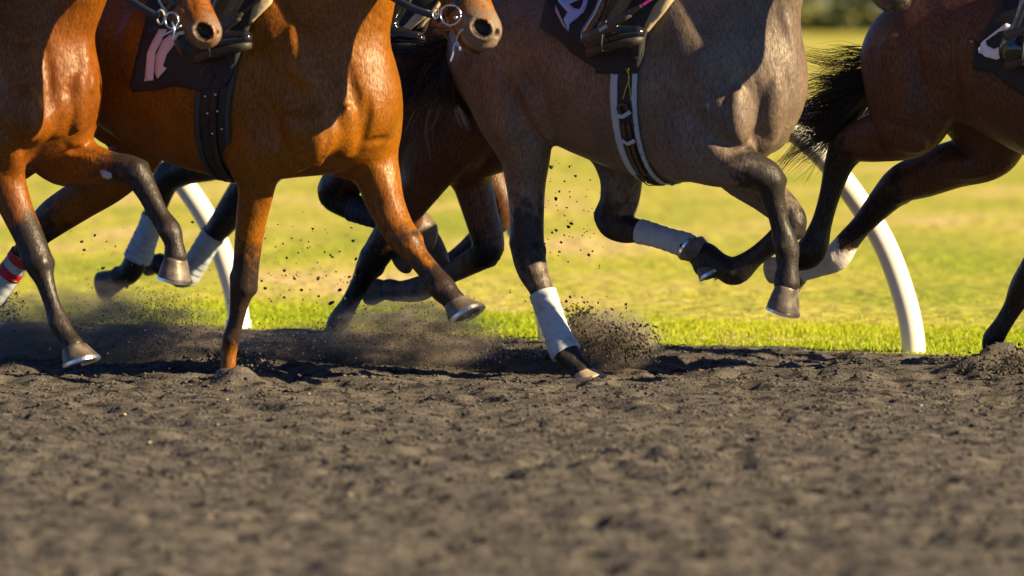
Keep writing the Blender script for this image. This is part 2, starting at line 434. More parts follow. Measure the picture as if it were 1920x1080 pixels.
# ---- dirt of the track
def dirt_mat():
    m = bpy.data.materials.new('track_dirt'); m.use_nodes = True
    nt = m.node_tree; L = nt.links; b = nt.nodes['Principled BSDF']; b.inputs['Roughness'].default_value = 0.9
    b.inputs['Specular IOR Level'].default_value = 0.25
    tc = nt.nodes.new('ShaderNodeTexCoord')
    def noise(sc, det=5):
        n = nt.nodes.new('ShaderNodeTexNoise'); n.inputs['Scale'].default_value = sc; n.inputs['Detail'].default_value = det
        L.new(tc.outputs['Object'], n.inputs['Vector']); return n.outputs['Fac']
    cr = nt.nodes.new('ShaderNodeValToRGB'); e = cr.color_ramp.elements
    e[0].position = .3; e[0].color = (0.036, 0.034, 0.032, 1); e[1].position = .70; e[1].color = (0.140, 0.127, 0.116, 1)
    mpd = nt.nodes.new('ShaderNodeMapping'); mpd.inputs['Rotation'].default_value = (0, 0, PHI); mpd.inputs['Scale'].default_value = (9, 26, 20); L.new(tc.outputs['Object'], mpd.inputs[0])
    nd = nt.nodes.new('ShaderNodeTexNoise'); nd.inputs['Scale'].default_value = 1.0; nd.inputs['Detail'].default_value = 6; nd.inputs['Roughness'].default_value = .65; L.new(mpd.outputs[0], nd.inputs['Vector'])
    L.new(nd.outputs['Fac'], cr.inputs[0])
    mpf = nt.nodes.new('ShaderNodeMapping'); mpf.inputs['Rotation'].default_value = (0, 0, PHI); mpf.inputs['Scale'].default_value = (15, 22, 30); L.new(tc.outputs['Object'], mpf.inputs[0])
    nf_ = nt.nodes.new('ShaderNodeTexNoise'); nf_.inputs['Scale'].default_value = 1.0; nf_.inputs['Detail'].default_value = 3; L.new(mpf.outputs[0], nf_.inputs['Vector'])
    crf = nt.nodes.new('ShaderNodeValToRGB'); ef = crf.color_ramp.elements; ef[0].position = .36; ef[0].color = (1, 1, 1, 1); ef[1].position = .44; ef[1].color = (0, 0, 0, 1); L.new(nf_.outputs['Fac'], crf.inputs[0])
    mxf = nt.nodes.new('ShaderNodeMix'); mxf.data_type = 'RGBA'; L.new(crf.outputs[0], mxf.inputs[0]); L.new(cr.outputs[0], mxf.inputs[6]); mxf.inputs[7].default_value = (0.022, 0.021, 0.022, 1)   # sparse dark flecks
    cr2 = nt.nodes.new('ShaderNodeValToRGB'); e = cr2.color_ramp.elements
    e[0].position = .74; e[0].color = (0, 0, 0, 1); e[1].position = .80; e[1].color = (1, 1, 1, 1)
    L.new(noise(70, 2), cr2.inputs[0])
    mx = nt.nodes.new('ShaderNodeMix'); mx.data_type = 'RGBA'; L.new(cr2.outputs[0], mx.inputs[0])
    L.new(mxf.outputs[2], mx.inputs[6]); mx.inputs[7].default_value = (0.26, 0.19, 0.12, 1)
    L.new(mx.outputs[2], b.inputs['Base Color'])
    bp = nt.nodes.new('ShaderNodeBump'); bp.inputs['Strength'].default_value = .8; bp.inputs['Distance'].default_value = .008
    L.new(noise(120, 6), bp.inputs['Height']); L.new(bp.outputs[0], b.inputs['Normal'])
    return m
M['dirt'] = dirt_mat()
def dirt_h(x, y):
    """Height of the loose cushion: crumbs, hoof pits and harrow furrows that run along the track."""
    s = x*HD[0]+y*HD[1]; t = x*ND[0]+y*ND[1]
    h = (vnoise(s/.55, t/.28, 1)-.5)*.030
    h += (vnoise(s/.20, t/.11, 2)-.5)*.022
    r = vnoise(s/.11, t/.055, 3); h += (np.abs(r-.5)*-1+.25)*.018
    h += (vnoise(s/.050, t/.045, 4)-.5)*.010
    h += (vnoise(s/.028, t/.030, 5)-.5)*.006
    h -= np.clip(vnoise(s/.075, t/.055, 14)-.60, 0, 1)*.085   # small pits between the crumbs
    h -= np.clip(vnoise(s/.16, t/.12, 15)-.66, 0, 1)*.06
    near = np.exp(-((t+17.3)/.9)**2)   # churned lane under the runners
    for gx, gy, gh, gr in ((452, 724, .055, .075), (500, 718, .03, .08), (1838, 706, .05, .10), (1900, 704, .06, .12), (1130, 722, .02, .09), (70, 712, .02, .12)):
        g0 = ground_at(gx, gy); h += gh*np.exp(-((x-g0[0])**2+(y-g0[1])**2)/gr**2)*(.7+.6*vnoise(x/.03, y/.03, 7))
    h += near*(np.abs(vnoise(s/.5, t/.13, 6)-.5)*-2+.5)*.045
    return h
nx, ny = 370, 520
X, Y = np.meshgrid(np.linspace(-4.2, 4.2, nx), np.concatenate([np.linspace(11.0, 18.0, 200), np.linspace(18.02, 25.0, 320)]), indexing='ij')
X = X*(.45+.55*(Y/22.0))
Z = dirt_h(X, Y); lat = X*ND[0]+Y*ND[1]
edge_w = EDGE+(vnoise((X*HD[0]+Y*HD[1])/.3, X*0, 9)-.5)*.07
Z = np.where(lat < edge_w, -.05, Z*np.clip((lat-edge_w)/.08, .15, 1))
I = np.arange(nx*ny).reshape(nx, ny)
F = np.stack([I[:-1, :-1], I[1:, :-1], I[1:, 1:], I[:-1, 1:]], -1).reshape(-1, 4)
V = np.stack([X, Y, Z], -1).reshape(-1, 3)
keep = (V[F][:, :, 2] > -.045).any(1)
tr = put('track', V, F[keep], M['dirt']); tag(tr, 'dark crumbly dirt racetrack in the foreground', kind='structure')
# wide sheet of the same dirt all round the detailed stretch
q = np.array([[-200., EDGE, -.03], [200., EDGE, -.03], [200., EDGE+60, -.03], [-200., EDGE+60, -.03]])
tb = put('track_bed', to_world(q), [(0, 3, 2, 1)], M['dirt'], smooth=False); tag(tb, 'dark dirt bed of the racetrack', kind='structure')

# ---- crumbs lying on the dirt
def crumbs(n, lo, hi, dist, seed, zf=None, fine=False):
    r = np.random.default_rng(seed)
    P = dist(n, r); sz = lo*(hi/lo)**(r.random(n)**2.2)
    base = np.array([[1, 0, -.4], [-.5, .87, -.4], [-.5, -.87, -.4], [.1, .05, .9], [-.9, .1, .3], [.6, -.6, .45], [.5, .7, .4]])
    Fb = np.array([[0, 2, 1], [3, 6, 4], [3, 4, 5], [3, 5, 6], [0, 1, 6], [1, 4, 6], [1, 2, 4], [2, 5, 4], [2, 0, 5], [0, 6, 5]])
    if fine:
        base = np.array([[1, 0, -.5], [-.5, .87, -.5], [-.5, -.87, -.5], [0, 0, .9]]); Fb = np.array([[0, 2, 1], [0, 1, 3], [1, 2, 3], [2, 0, 3]])
    jit = base[None]*(0.65+.7*r.random((n, len(base), 3)))
    a = r.random(n)*6.28; ca, sa = np.cos(a), np.sin(a)
    W = np.stack([jit[..., 0]*ca[:, None]-jit[..., 1]*sa[:, None], jit[..., 0]*sa[:, None]+jit[..., 1]*ca[:, None], jit[..., 2]], -1)
    tl = r.random(n)*6.28 if zf is None else r.random(n)*.6
    ct, st = np.cos(tl)[:, None], np.sin(tl)[:, None]
    W = np.stack([W[..., 0], W[..., 1]*ct-W[..., 2]*st, W[..., 1]*st+W[..., 2]*ct], -1)
    if zf is not None: W = (W@HD)[..., None]*HD*1.7+(W@ND)[..., None]*ND*1.1+np.array([0, 0, .6])*W[..., 2:]
    V = W*sz[:, None, None]+P[:, None]
    Fc = (Fb[None]+len(base)*np.arange(n)[:, None, None]).reshape(-1, 3)
    return V.reshape(-1, 3), Fc
def on_track(n, r):
    y = 11.6+9.8*r.random(n)**.8; x = (r.random(n)*2-1)*(y*.105)
    z = dirt_h(x, y)+.002
    P = np.stack([x, y, z], -1); l = P@ND
    P[l < EDGE+.05] = P[l < EDGE+.05]+ND*.8
    P[:, 2] = dirt_h(P[:, 0], P[:, 1])+.002
    return P
v, f = crumbs(13000, .002, .0105, on_track, 3, 1)
v2, f2 = crumbs(22000, .003, .009, on_track, 4, 1, fine=True); v, f = np.vstack([v, v2]), np.vstack([f, f2+len(v)])
tag(put('dirt_crumbs', v, f, M['dirt'], smooth=False), 'loose dirt crumbs strewn over the track', kind='stuff')
M['chip'] = mat('pale_chip', (0.42, 0.33, 0.22), .7, noise=(9, (0.25, 0.2, 0.15), .4, .7))
v, f = crumbs(130, .003, .009, on_track, 8, 1)
tag(put('wood_chips', v, f, M['chip'], smooth=False), 'pale wood chips scattered in the dirt', kind='stuff')

# ---- grass field
def grass_mat():
    m = bpy.data.materials.new('meadow'); m.use_nodes = True
    nt = m.node_tree; L = nt.links; b = nt.nodes['Principled BSDF']; b.inputs['Roughness'].default_value = .85
    b.inputs['Specular IOR Level'].default_value = .15
    tc = nt.nodes.new('ShaderNodeTexCoord')
    mp = nt.nodes.new('ShaderNodeMapping'); mp.inputs['Scale'].default_value = (.55, .20, 1); L.new(tc.outputs['Object'], mp.inputs[0])
    n = nt.nodes.new('ShaderNodeTexNoise'); n.inputs['Scale'].default_value = 1.3; n.inputs['Detail'].default_value = 5; n.inputs['Roughness'].default_value = .62
    L.new(mp.outputs[0], n.inputs['Vector'])
    cr = nt.nodes.new('ShaderNodeValToRGB'); e = cr.color_ramp.elements
    e[0].position = .36; e[0].color = (0.26, 0.30, 0.034, 1); e[1].position = .66; e[1].color = (0.52, 0.41, 0.19, 1)
    e2 = e.new(.52); e2.color = (0.40, 0.38, 0.065, 1)
    L.new(n.outputs['Fac'], cr.inputs[0])
    n2 = nt.nodes.new('ShaderNodeTexNoise'); n2.inputs['Scale'].default_value = 9; n2.inputs['Detail'].default_value = 6
    L.new(tc.outputs['Object'], n2.inputs['Vector'])
    hv = nt.nodes.new('ShaderNodeHueSaturation'); L.new(cr.outputs[0], hv.inputs['Color'])
    r = nt.nodes.new('ShaderNodeMapRange'); r.inputs[1].default_value = .3; r.inputs[2].default_value = .7; r.inputs[3].default_value = .75; r.inputs[4].default_value = 1.25
    L.new(n2.outputs['Fac'], r.inputs[0]); L.new(r.outputs[0], hv.inputs['Value']); L.new(hv.outputs[0], b.inputs['Base Color'])
    bp = nt.nodes.new('ShaderNodeBump'); bp.inputs['Strength'].default_value = .9; bp.inputs['Distance'].default_value = .05
    L.new(n2.outputs['Fac'], bp.inputs['Height']); L.new(bp.outputs[0], b.inputs['Normal'])
    return m
M['meadow'] = grass_mat()
gs = np.concatenate([np.linspace(-900, -30, 12), np.linspace(-25, 40, 66), np.linspace(45, 900, 12)])
gt = EDGE+.02-np.concatenate([np.linspace(0, 14, 60), np.geomspace(14.5, 1200, 60)])
S, T = np.meshgrid(gs, gt, indexing='ij')
G = to_world(np.stack([S, T, S*0], -1)); dep = EDGE-T
G[..., 2] = np.where(dep < .2, 0, 1)*((vnoise(S/1.5, T/1.5, 12)-.5)*.04+(vnoise(S/.6, T/.6, 13)-.5)*.02)*np.clip(dep/2, 0, 1)*(G[..., 1] < 120)-.004
I = np.arange(S.size).reshape(S.shape); F = np.stack([I[:-1, :-1], I[:-1, 1:], I[1:, 1:], I[1:, :-1]], -1).reshape(-1, 4)
tag(put('ground', G.reshape(-1, 3), F, M['meadow']), 'sunlit grass infield beyond the rail', kind='structure')
# sandy lip between dirt and grass
ls = np.arange(-9, 12, .04)
row = lambda off, z, sd: np.stack([ls, EDGE+off+(vnoise(ls/.12, ls*0, sd)-.5)*.04, z+(vnoise(ls/.05, ls*0+3, sd)-.5)*.012], -1)
V = np.vstack([to_world(row(.055, -.012, 21)), to_world(row(.012, .012, 22)), to_world(row(-.03, .014, 23)), to_world(row(-.08, -.012, 24))])
n = len(ls); F = np.array([(j*n+i, j*n+i+1, (j+1)*n+i+1, (j+1)*n+i) for j in range(3) for i in range(n-1)])[:, ::-1]
M['sand'] = mat('sandy_lip', (0.24, 0.17, 0.115), .9, noise=(14, (0.10, 0.08, 0.06), .42, .65), bump=(60, .8, .006))
tag(put('sand_edge', V, F, M['sand']), 'pale sandy strip where the dirt meets the grass', kind='structure')

def blade_mat():
    m = bpy.data.materials.new('grass_blades'); m.use_nodes = True
    nt = m.node_tree; L = nt.links; b = nt.nodes['Principled BSDF']; b.inputs['Roughness'].default_value = .55
    b.inputs['Specular IOR Level'].default_value = .25
    a = nt.nodes.new('ShaderNodeAttribute'); a.attribute_name = 'tone'
    cr = nt.nodes.new('ShaderNodeValToRGB'); e = cr.color_ramp.elements
    e[0].color = (0.27, 0.40, 0.014, 1); e[1].color = (0.56, 0.46, 0.11, 1); e2 = e.new(.6); e2.color = (0.48, 0.54, 0.022, 1)
    L.new(a.outputs['Fac'], cr.inputs[0]); L.new(cr.outputs[0], b.inputs['Base Color'])
    tr = nt.nodes.new('ShaderNodeBsdfTranslucent'); L.new(cr.outputs[0], tr.inputs[0])
    mx = nt.nodes.new('ShaderNodeMixShader'); mx.inputs[0].default_value = .45
    L.new(b.outputs[0], mx.inputs[1]); L.new(tr.outputs[0], mx.inputs[2]); L.new(mx.outputs[0], nt.nodes['Material Output'].inputs[0])
    return m
M['blade'] = blade_mat()
def blades(n, s0, s1, d0, d1, hlo, hhi, seed, pw=1.5):
    r = np.random.default_rng(seed)
    s = s0+(s1-s0)*r.random(n); d = d0+(d1-d0)*r.random(n)**pw
    tuft = vnoise(s/.11, d/.11, 31); big = vnoise(s/.7, d/.5, 32)
    h = (hlo+(hhi-hlo)*r.random(n))*(.35+.9*tuft)*(.6+.7*big); h *= np.clip(.4+d/.3, .4, 1)
    base = to_world(np.stack([s, EDGE-d, np.zeros(n)-.004], -1))
    a = r.random(n)*6.28; lean = .15+.7*r.random(n); w = .0016+.0018*r.random(n)
    dr = np.stack([np.cos(a), np.sin(a), a*0], -1); sd_ = np.stack([-np.sin(a), np.cos(a), a*0], -1)
    mid = base+dr*(h*lean*.3)[:, None]+np.array([0, 0, 1.])*(h*.6)[:, None]
    tip = base+dr*(h*lean)[:, None]+np.array([0, 0, 1.])*(h*(1-.25*lean))[:, None]
    W = sd_*w[:, None]
    V = np.stack([base-W, base+W, mid+W*.75, mid-W*.75, tip], 1).reshape(-1, 3)
    k = 5*np.arange(n)[:, None]
    F3 = np.vstack([k+np.array([0, 1, 2]), k+np.array([0, 2, 3]), k+np.array([3, 2, 4])])
    tn = np.clip(.15+.5*r.random(n)+.55*(vnoise(s/1.1, d/.8, 33)-.45), 0, 1)
    return V, F3, np.repeat(tn, 5)
def grass_obj(name, label, *a):
    V, F, tn = blades(*a); o = put(name, V, F, M['blade'], smooth=False)
    ca = o.data.color_attributes.new('tone', 'FLOAT_COLOR', 'POINT')
    ca.data.foreach_set('color', np.repeat(tn[:, None], 4, 1).astype(np.float32).ravel())
    tag(o, label, kind='stuff')
grass_obj('grass', 'bright green grass verge along the track edge', 64000, -15.5, -6.5, -.02, 1.6, .010, .028, 41, 1.2)
grass_obj('grass', 'low grass further out on the infield', 34000, -19, -4, 1.4, 7.0, .010, .026, 42, 1.0)

# ---- running rail on curved posts
rail_base, _ = ground_at(1712, 659), 0
b_loc = to_local(rail_base)
railT = thing('running_rail', to_world(np.array([b_loc[0], b_loc[1], 0])), 'white tubular running rail on curved gooseneck posts beside the grass', 'rail')
rb = np.array(railT.location)
def post_curve(s0):
    # base stands upright, then sweeps back and over towards the track
    pr = [(0, 0, -.10), (0, 0, .04), (-.030, .015, .20), (-.092, .06, .40), (-.185, .13, .58), (-.29, .21, .74), (-.40, .30, .845), (-.45, .34, .865)]
    return to_world(np.array([[s0+a, b_loc[1]+b, c] for a, b, c in pr]))
SP = 1.47
for k in range(-4, 5):
    C3 = catmull(post_curve(b_loc[0]+SP*k-(.09 if k == -1 else (.045 if k == -2 else 0))), 5)
    v, f = tube(C3, .043, 18)
    p = put('post', v, f, M['post'], railT, rb)
    if k != -2: continue
    bq = np.array([C3[0], C3[0]]); bq[0, 2] = -.06; bq[1, 2] = .028
    v, f = tube(bq, [.052, .050], 18); put('collar', v, f, M['post'], p, rb)
rl = to_world(np.array([[b_loc[0]+x-.45, b_loc[1]+.35, .868] for x in np.linspace(-9, 9, 40)]))
v, f = tube(rl, .042, 20); put('rail', v, f, M['post'], railT, rb)

# ---- far wood at the end of the infield
def wood():
    r = np.random.default_rng(5); parts = []; leaves = []; tones = []
    for i in range(46):
        x = -70+150*(i+.5)/46+r.normal()*1.2; y = 228+r.normal()*5+abs(x)*.02; hgt = 9+6*r.random(); cr = 2.2+1.6*r.random()
        th = np.array([[x, y, -.3], [x+.1*r.normal(), y, hgt*.5], [x+.3*r.normal(), y, hgt*.8]])
        parts.append(tube(th, [.28, .2, .08], 7))
        nl = 800
        u = r.normal(size=(nl, 3)); u /= np.linalg.norm(u, axis=1, keepdims=True)
        rad = cr*(.55+.5*r.random(nl)**.5)*(0.7+.5*vnoise(u[:, 0]*2+i, u[:, 2]*2, 3))
        c = np.array([x, y, hgt*.52]); P = c+u*rad[:, None]*np.array([1, 1, hgt*.5/cr])
        P[:, 2] = np.maximum(P[:, 2], .15+.5*r.random(nl))
        leaves.append(P)
    for i in range(60):              # darker second row that closes the gaps
        x = -75+160*(i+.5)/60; u = r.normal(size=(420, 3)); leaves.append(np.array([x, 240+2*r.normal(), 6.5+r.normal()])+u*np.array([1.5, 1.2, 3.6]))
    hp = np.stack([-75+160*r.random(6000), 223+3*r.random(6000), 1.9*r.random(6000)**.8], -1)
    hp[:, 2] *= .5+.9*vnoise(hp[:, 0]/1.3, hp[:, 0]*0, 5); leaves.append(hp)
    P = np.vstack(leaves); P[:, 2] = np.abs(P[:, 2])+.05; n = len(P)
    a = r.normal(size=(n, 3)); a /= np.linalg.norm(a, axis=1, keepdims=True); b = np.cross(a, r.normal(size=(n, 3))); b /= np.linalg.norm(b, axis=1, keepdims=True)
    sz = (.20+.25*r.random(n))[:, None]
    V = np.stack([P-a*sz, P+b*sz*.7, P+a*sz, P-b*sz*.7], 1).reshape(-1, 3); F = 4*np.arange(n)[:, None]+np.arange(4)
    m = mat('wood_foliage', (0.048, 0.075, 0.045), .6, noise=(.35, (0.19, 0.19, 0.05), .42, .62))  # lighter second colour paints sunlit patches into the foliage
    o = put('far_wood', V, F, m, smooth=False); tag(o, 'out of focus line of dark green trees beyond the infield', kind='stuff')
    v, f = join(parts); t = put('trunks', v, f, mat('wood_bark', (0.06, 0.05, 0.04), .9, bump=(4, .5, .05)), o); t['kind'] = 'stuff'
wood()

# ================================================================== racehorses
COATS = {
 'A': coat_mat('bright_bay_coat', (0.185, 0.056, 0.002), (0.13, 0.037, 0.002), (0.020, 0.015, 0.013)),
 'B': coat_mat('golden_bay_coat', (0.215, 0.074, 0.0012), (0.155, 0.052, 0.0012), (0.024, 0.015, 0.011)),
 'C': coat_mat('dark_brown_coat', (0.152, 0.113, 0.085), (0.094, 0.070, 0.055), (0.018, 0.015, 0.014), rough=.47),
 'D': coat_mat('liver_bay_coat', (0.098, 0.040, 0.020), (0.070, 0.029, 0.015), (0.010, 0.009, 0.009)),
 'E': coat_mat('dark_bay_coat', (0.115, 0.050, 0.022), (0.078, 0.034, 0.016), (0.010, 0.009, 0.009)),
 'F': coat_mat('brown_coat', (0.10, 0.04, 0.015), (0.07, 0.03, 0.012), (0.014, 0.012, 0.012)),
}
class Horse:
    def __init__(h, key, lane, s_rng, label, vox=.008):
        h.key = key; h.lane = lane
        s_rng = [at(x, 400, lane)[0][0] for x in s_rng]
        h.f = Field(lane, (s_rng[0], -.5, -.06), (s_rng[1], .5, 1.95), vox)
        h.base = to_world(np.array([(s_rng[0]+s_rng[1])/2, lane, 0.0]))
        h.T = thing('racehorse', h.base, label, 'horse', 'racehorses galloping past the rail')
        h.legs = {}; h.pits = []
    def torso(h, rows):               # px, py, half height px, half width m
        N = []
        for r in rows:
            p, m = at(r[0], r[1], h.lane); hh = r[2]*m
            N.append([p[0], 0, p[2], hh, r[3]/hh, 0])
        h.f.chain(N, .03, 6, local=True)
    def leg(h, name, rows, k=.05, det=None):
        N = h.legs[name] = h.f.chain(rows, k, 5)
        if det:                       # knee (or hock) and fetlock rows: tendon furrow down the cannon, bony knobs
            a, b = det[0]*5, det[1]*5
            for sg in (1, -1):
                for q in N[a+3:b-2]:
                    h.f.ell(q[:3]+np.array([0, sg*(q[3]*q[4]+.0035), 0]), np.eye(3), (.008,)*3, .008, sub=True)
                q = N[a]; d = N[min(a+2, len(N)-1), :3]-N[max(a-2, 0), :3]; d /= np.linalg.norm(d)
                fr = np.array([d[2], 0, -d[0]])
                for ff, ll, rr in ((.5, .48, .32), (-.6, .42, .32), (.05, .56, .30)):
                    h.f.ell(q[:3]+fr*q[3]*ff*det[2]+np.array([0, sg*q[3]*ll, 0])+d*q[3]*(.35 if ff < .2 else -.3), np.eye(3), (q[3]*rr,)*3, .018)
                q = N[b]
                h.f.ell(q[:3]+np.array([0, sg*q[3]*.65, 0]), np.eye(3), (q[3]*.5,)*3, .010)
    def ears(h, x, y):
        for sg in (1, -1):
            h.f.chain([(x-6, y-40, sg*.05, 16, .7, .2), (x-2, y-68, sg*.06, 13, .6, .3), (x+6, y-98, sg*.06, 4, .6, .8)], .02)
    def finish(h, smooth=2):
        V, Q = h.f.mesh(smooth)
        tn = h.f.tone(V)
        for p, nr, rr in h.pits:      # dark tone painted on the deep inside of the nostrils
            q = V-p; inn = (np.linalg.norm(q, axis=1) < rr*1.0) & (q@nr < -.009); tn[inn] = (1, 0, 0)
        W = h.f.world(V)
        o = put('body', W, Q, COATS[h.key], h.T, h.base)
        ca = o.data.color_attributes.new('tone', 'FLOAT_COLOR', 'POINT')
        ca.data.foreach_set('color', np.hstack([tn, np.ones((len(tn), 1))]).astype(np.float32).ravel())
        h.body = o; return o
    def part(h, name, V, F, m, parent=None, smooth=True):
        return put(name, V, F, m, parent or h.T, h.base, smooth)
    def hoof(h, cor, sole, toe, t, L=66, W=.062, m='hoof', shoe=True, shoe_label=None):
        """cor, sole: pixel centres of the coronet and of the ground surface; toe: image direction of the toe."""
        p0, mm = at(cor[0], cor[1], h.lane+t); p1, _ = at(sole[0], sole[1], h.lane+t); p0[1] = t; p1[1] = t
        a = p1-p0; H = np.linalg.norm(a); a /= H
        tv = np.array([toe[0]/math.cos(PHI), 0, -toe[1]]); tv -= a*(tv@a); tv /= np.linalg.norm(tv)
        lt = np.cross(a, tv); L = L*mm
        rings = []; seg = 28
        prof = [(-.10, .52, .56), (-.02, .62, .66), (.05, .68, .72), (.10, .68, .735), (.5, .82, .87), (.92, .98, .99), (1.0, 1.0, 1.0)]
        for v, kt, kl in prof:
            c = p0+a*H*v+tv*L*.10*v
            for i in range(seg):
                th = 2*math.pi*i/seg; x, y = math.cos(th), math.sin(th)
                rf = L*.52*kt if x > 0 else L*.45*(.85+.15*kt)*kl
                yy = np.sign(y)*abs(y)**.85
                rings.append(c+tv*x*rf+lt*yy*W*kl+(a*(-x)*H*.10*(1-v) if x < 0 else 0)*1.0)
        V = np.array(rings); n = len(prof)
        F = [(i*seg+k, i*seg+(k+1) % seg, (i+1)*seg+(k+1) % seg, (i+1)*seg+k) for i in range(n-1) for k in range(seg)]
        F += [tuple(range(seg))[::-1], tuple((n-1)*seg+k for k in range(seg))]
        ho = h.part('hoof', h.f.world(V), F, M[m])
        if shoe:
            c = p1+tv*L*.10; R = []
            ths = np.linspace(-2.35, 2.35, 25)
            for th in ths:
                x, y = math.cos(th), math.sin(th); yy = np.sign(y)*abs(y)**.85
                rf = L*.52 if x > 0 else L*.45
                for (q, dz) in ((1.04, .0005), (1.045, .010), (.74, .010), (.74, .0005)):
                    R.append(c+tv*x*rf*q+lt*yy*W*q+a*dz)
            R = np.array(R); F = []
            for i in range(len(ths)-1):
                for k in range(4): F.append((i*4+k, (i+1)*4+k, (i+1)*4+(k+1) % 4, i*4+(k+1) % 4))
            F += [(0, 1, 2, 3), tuple(len(R)-4+k for k in (3, 2, 1, 0))]
            h.part('horseshoe', h.f.world(R), F, M['steel'], ho, smooth=False)
        return ho
    def wrap(h, name, leg, p0, p1, m, extra=.004, ridges=7, parent=None, flare=0.0):
        """A bandage round the leg between two pixels."""
        N = h.legs[leg]; C = h.f.world(N[:, :3])
        dirs = [raydir(*p)/np.linalg.norm(raydir(*p)) for p in (p0, p1)]
        ii = []
        for d in dirs:
            q = C-CAMP; q = q-np.outer(q@d, d); ii.append(int(np.argmin(np.linalg.norm(q, axis=1))))
        i0, i1 = min(ii), max(ii)
        seg = catmull(N[i0:i1+1], 6); P = h.f.world(seg[:, :3]); r = seg[:, 3].copy()
        n = len(r); w = np.linspace(0, 1, n)
        ang = np.linspace(0, 2*math.pi, 25)[:-1]
        V, F = tube(P, r+extra, 24, cap=True)
        V = V.reshape(n, 24, 3)
        ph = w[:, None]*ridges*2*math.pi+ang[None]
        saw = (ph/(2*math.pi)) % 1.0
        amp = 1+(.055*(saw-.5)+.02*np.sin(ang[None]*3+w[:, None]*9))*(np.clip(np.minimum(w, 1-w)*12, 0, 1))[:, None]+flare*w[:, None]
        c = P[:, None]; V = c+(V-c)*amp[..., None]
        return h.part(name, V.reshape(-1, 3), F, m, parent)
    def patch(h, name, poly, off, m, thick=.004, res=9, parent=None, src=None):
        """A piece of cloth traced by a pixel outline and laid on the horse's side."""
        P = np.array(poly, float); B = []
        for i in range(len(P)):
            a, b = P[i], P[(i+1) % len(P)]; k = max(1, int(np.linalg.norm(b-a)/res))
            for j in range(k): B.append(a+(b-a)*j/k)
        nb = len(B); lo, hi = P.min(0), P.max(0); G = []
        for x in np.arange(lo[0]+res*.5, hi[0], res):
            for y in np.arange(lo[1]+res*.5, hi[1], res): G.append((x, y))
        Bv = np.array(B)
        if G:
            G = np.array(G); dmin = np.min(np.linalg.norm(G[:, None]-Bv[None], axis=2), 1); G = G[dmin > res*.55]
            pts = np.vstack([Bv, G]) if len(G) else Bv
        else: pts = Bv
        r = delaunay_2d_cdt([Vector(p) for p in pts], [], [list(range(nb))], 1, 1e-4)
        vv = np.array([tuple(v) for v in r[0]]); ff = [tuple(f) for f in r[2]]
        S = h.f.surf(vv[:, 0], vv[:, 1], off, src); W = h.f.world(S)
        ff2 = []
        for q in ff:
            nrm = np.cross(W[q[1]]-W[q[0]], W[q[2]]-W[q[0]])
            ff2.append(q if nrm@ND > 0 else q[::-1])
        o = h.part(name, W, ff2, m, parent)
        md = o.modifiers.new('solid', 'SOLIDIFY'); md.thickness = thick; md.offset = 1.0
        return o
    def strap(h, name, pix, r, m, off=.004, parent=None, flat=.35, sub=6, seg=8, src=None, smooth=True):
        """A strap or cord lying on the horse along pixels."""
        P = catmull(np.array(pix, float), sub); S = h.f.surf(P[:, 0], P[:, 1], off, src)
        h.f.cur = h.f.d if src is None else src; nr = h.f.normal(S).mean(0); h.f.cur = None
        nrw = to_world(nr[None])[0]
        V, F = tube(h.f.world(S), r, seg, flat=flat, flatdir=nrw)
        return h.part(name, V, F, m, parent, smooth)
    def cord(h, name, pix, r, m, parent=None, flat=None, sub=6, seg=10):
        """A free-hanging strap: pixels with their own distance from the midline."""
        P = catmull(np.array(pix, float), sub)
        Q = np.array([at(p[0], p[1], h.lane+p[2])[0] for p in P])
        V, F = tube(to_world(Q), r, seg, flat=flat, flatdir=None if flat is None else ND)
        return h.part(name, V, F, m, parent)
    def ring(h, name, px_bottom, w0, w1, m, off=.004, thick=.006, a0=-180, a1=180, slant=0.0, parent=None, uc=None, n=90):
        """A girth: a band round the barrel. w0..w1 metres along the horse, angles from the belly's lowest point (near side positive)."""
        p, _ = at(px_bottom, 330, h.lane); s0 = p[0]
        if uc is None: uc = at(px_bottom, 150, h.lane)[0][2]
        A = np.radians(np.linspace(a0, a1, n)); src = h.tor
        h.f.cur = src; ws = np.linspace(w0, w1, 5); rows = []
        for w in ws:
            D = np.stack([A*0, np.sin(A), -np.cos(A)], -1); o = np.array([s0+w, 0, uc])
            R = np.full(len(A), .05); done = np.zeros(len(A), bool)
            for st in np.arange(.05, .7, .004):
                P = o+D*st; P[:, 0] += slant*(st*-np.cos(A)+.4)
                v = h.f.sample(P); done |= v > 0; R[~done] = st
            P = o+D*(R+off)[:, None]; P[:, 0] += slant*(R*-np.cos(A)+.4)
            rows.append(P)
        h.f.cur = None
        R = np.stack(rows, 1); W = h.f.world(R.reshape(-1, 3)); k = len(ws)
        F = [(i*k+j, i*k+j+1, (i+1)*k+j+1, (i+1)*k+j) for i in range(n-1) for j in range(k-1)]
        o = h.part(name, W, F, m, parent)
        md = o.modifiers.new('solid', 'SOLIDIFY'); md.thickness = thick; md.offset = 0.0
        return o
    def nostril(h, x, y, a, b, an, rim=.016):
        f = h.f; f.bump(x, y, an, a*1.4, b*1.55, rim, k=.010, sink=.6)
        p = f.surf([x], [y])[0]; mm = abs(h.lane)/abs(raydir(x, y)@ND)/FPX; q = math.radians(an)
        f.cur = f.d; nr = f.normal(p[None])[0]; f.cur = None
        a0 = math.cos(q)*np.array([math.cos(PHI), -math.sin(PHI), 0])+np.array([0, 0, -math.sin(q)]); a0 -= nr*(a0@nr); a0 /= np.linalg.norm(a0)
        f.ell(p-nr*.004, [a0, np.cross(nr, a0), nr], (a*mm, b*mm, .030), .006, sub=True)
        h.pits.append((p, nr, max(a, b)*mm))
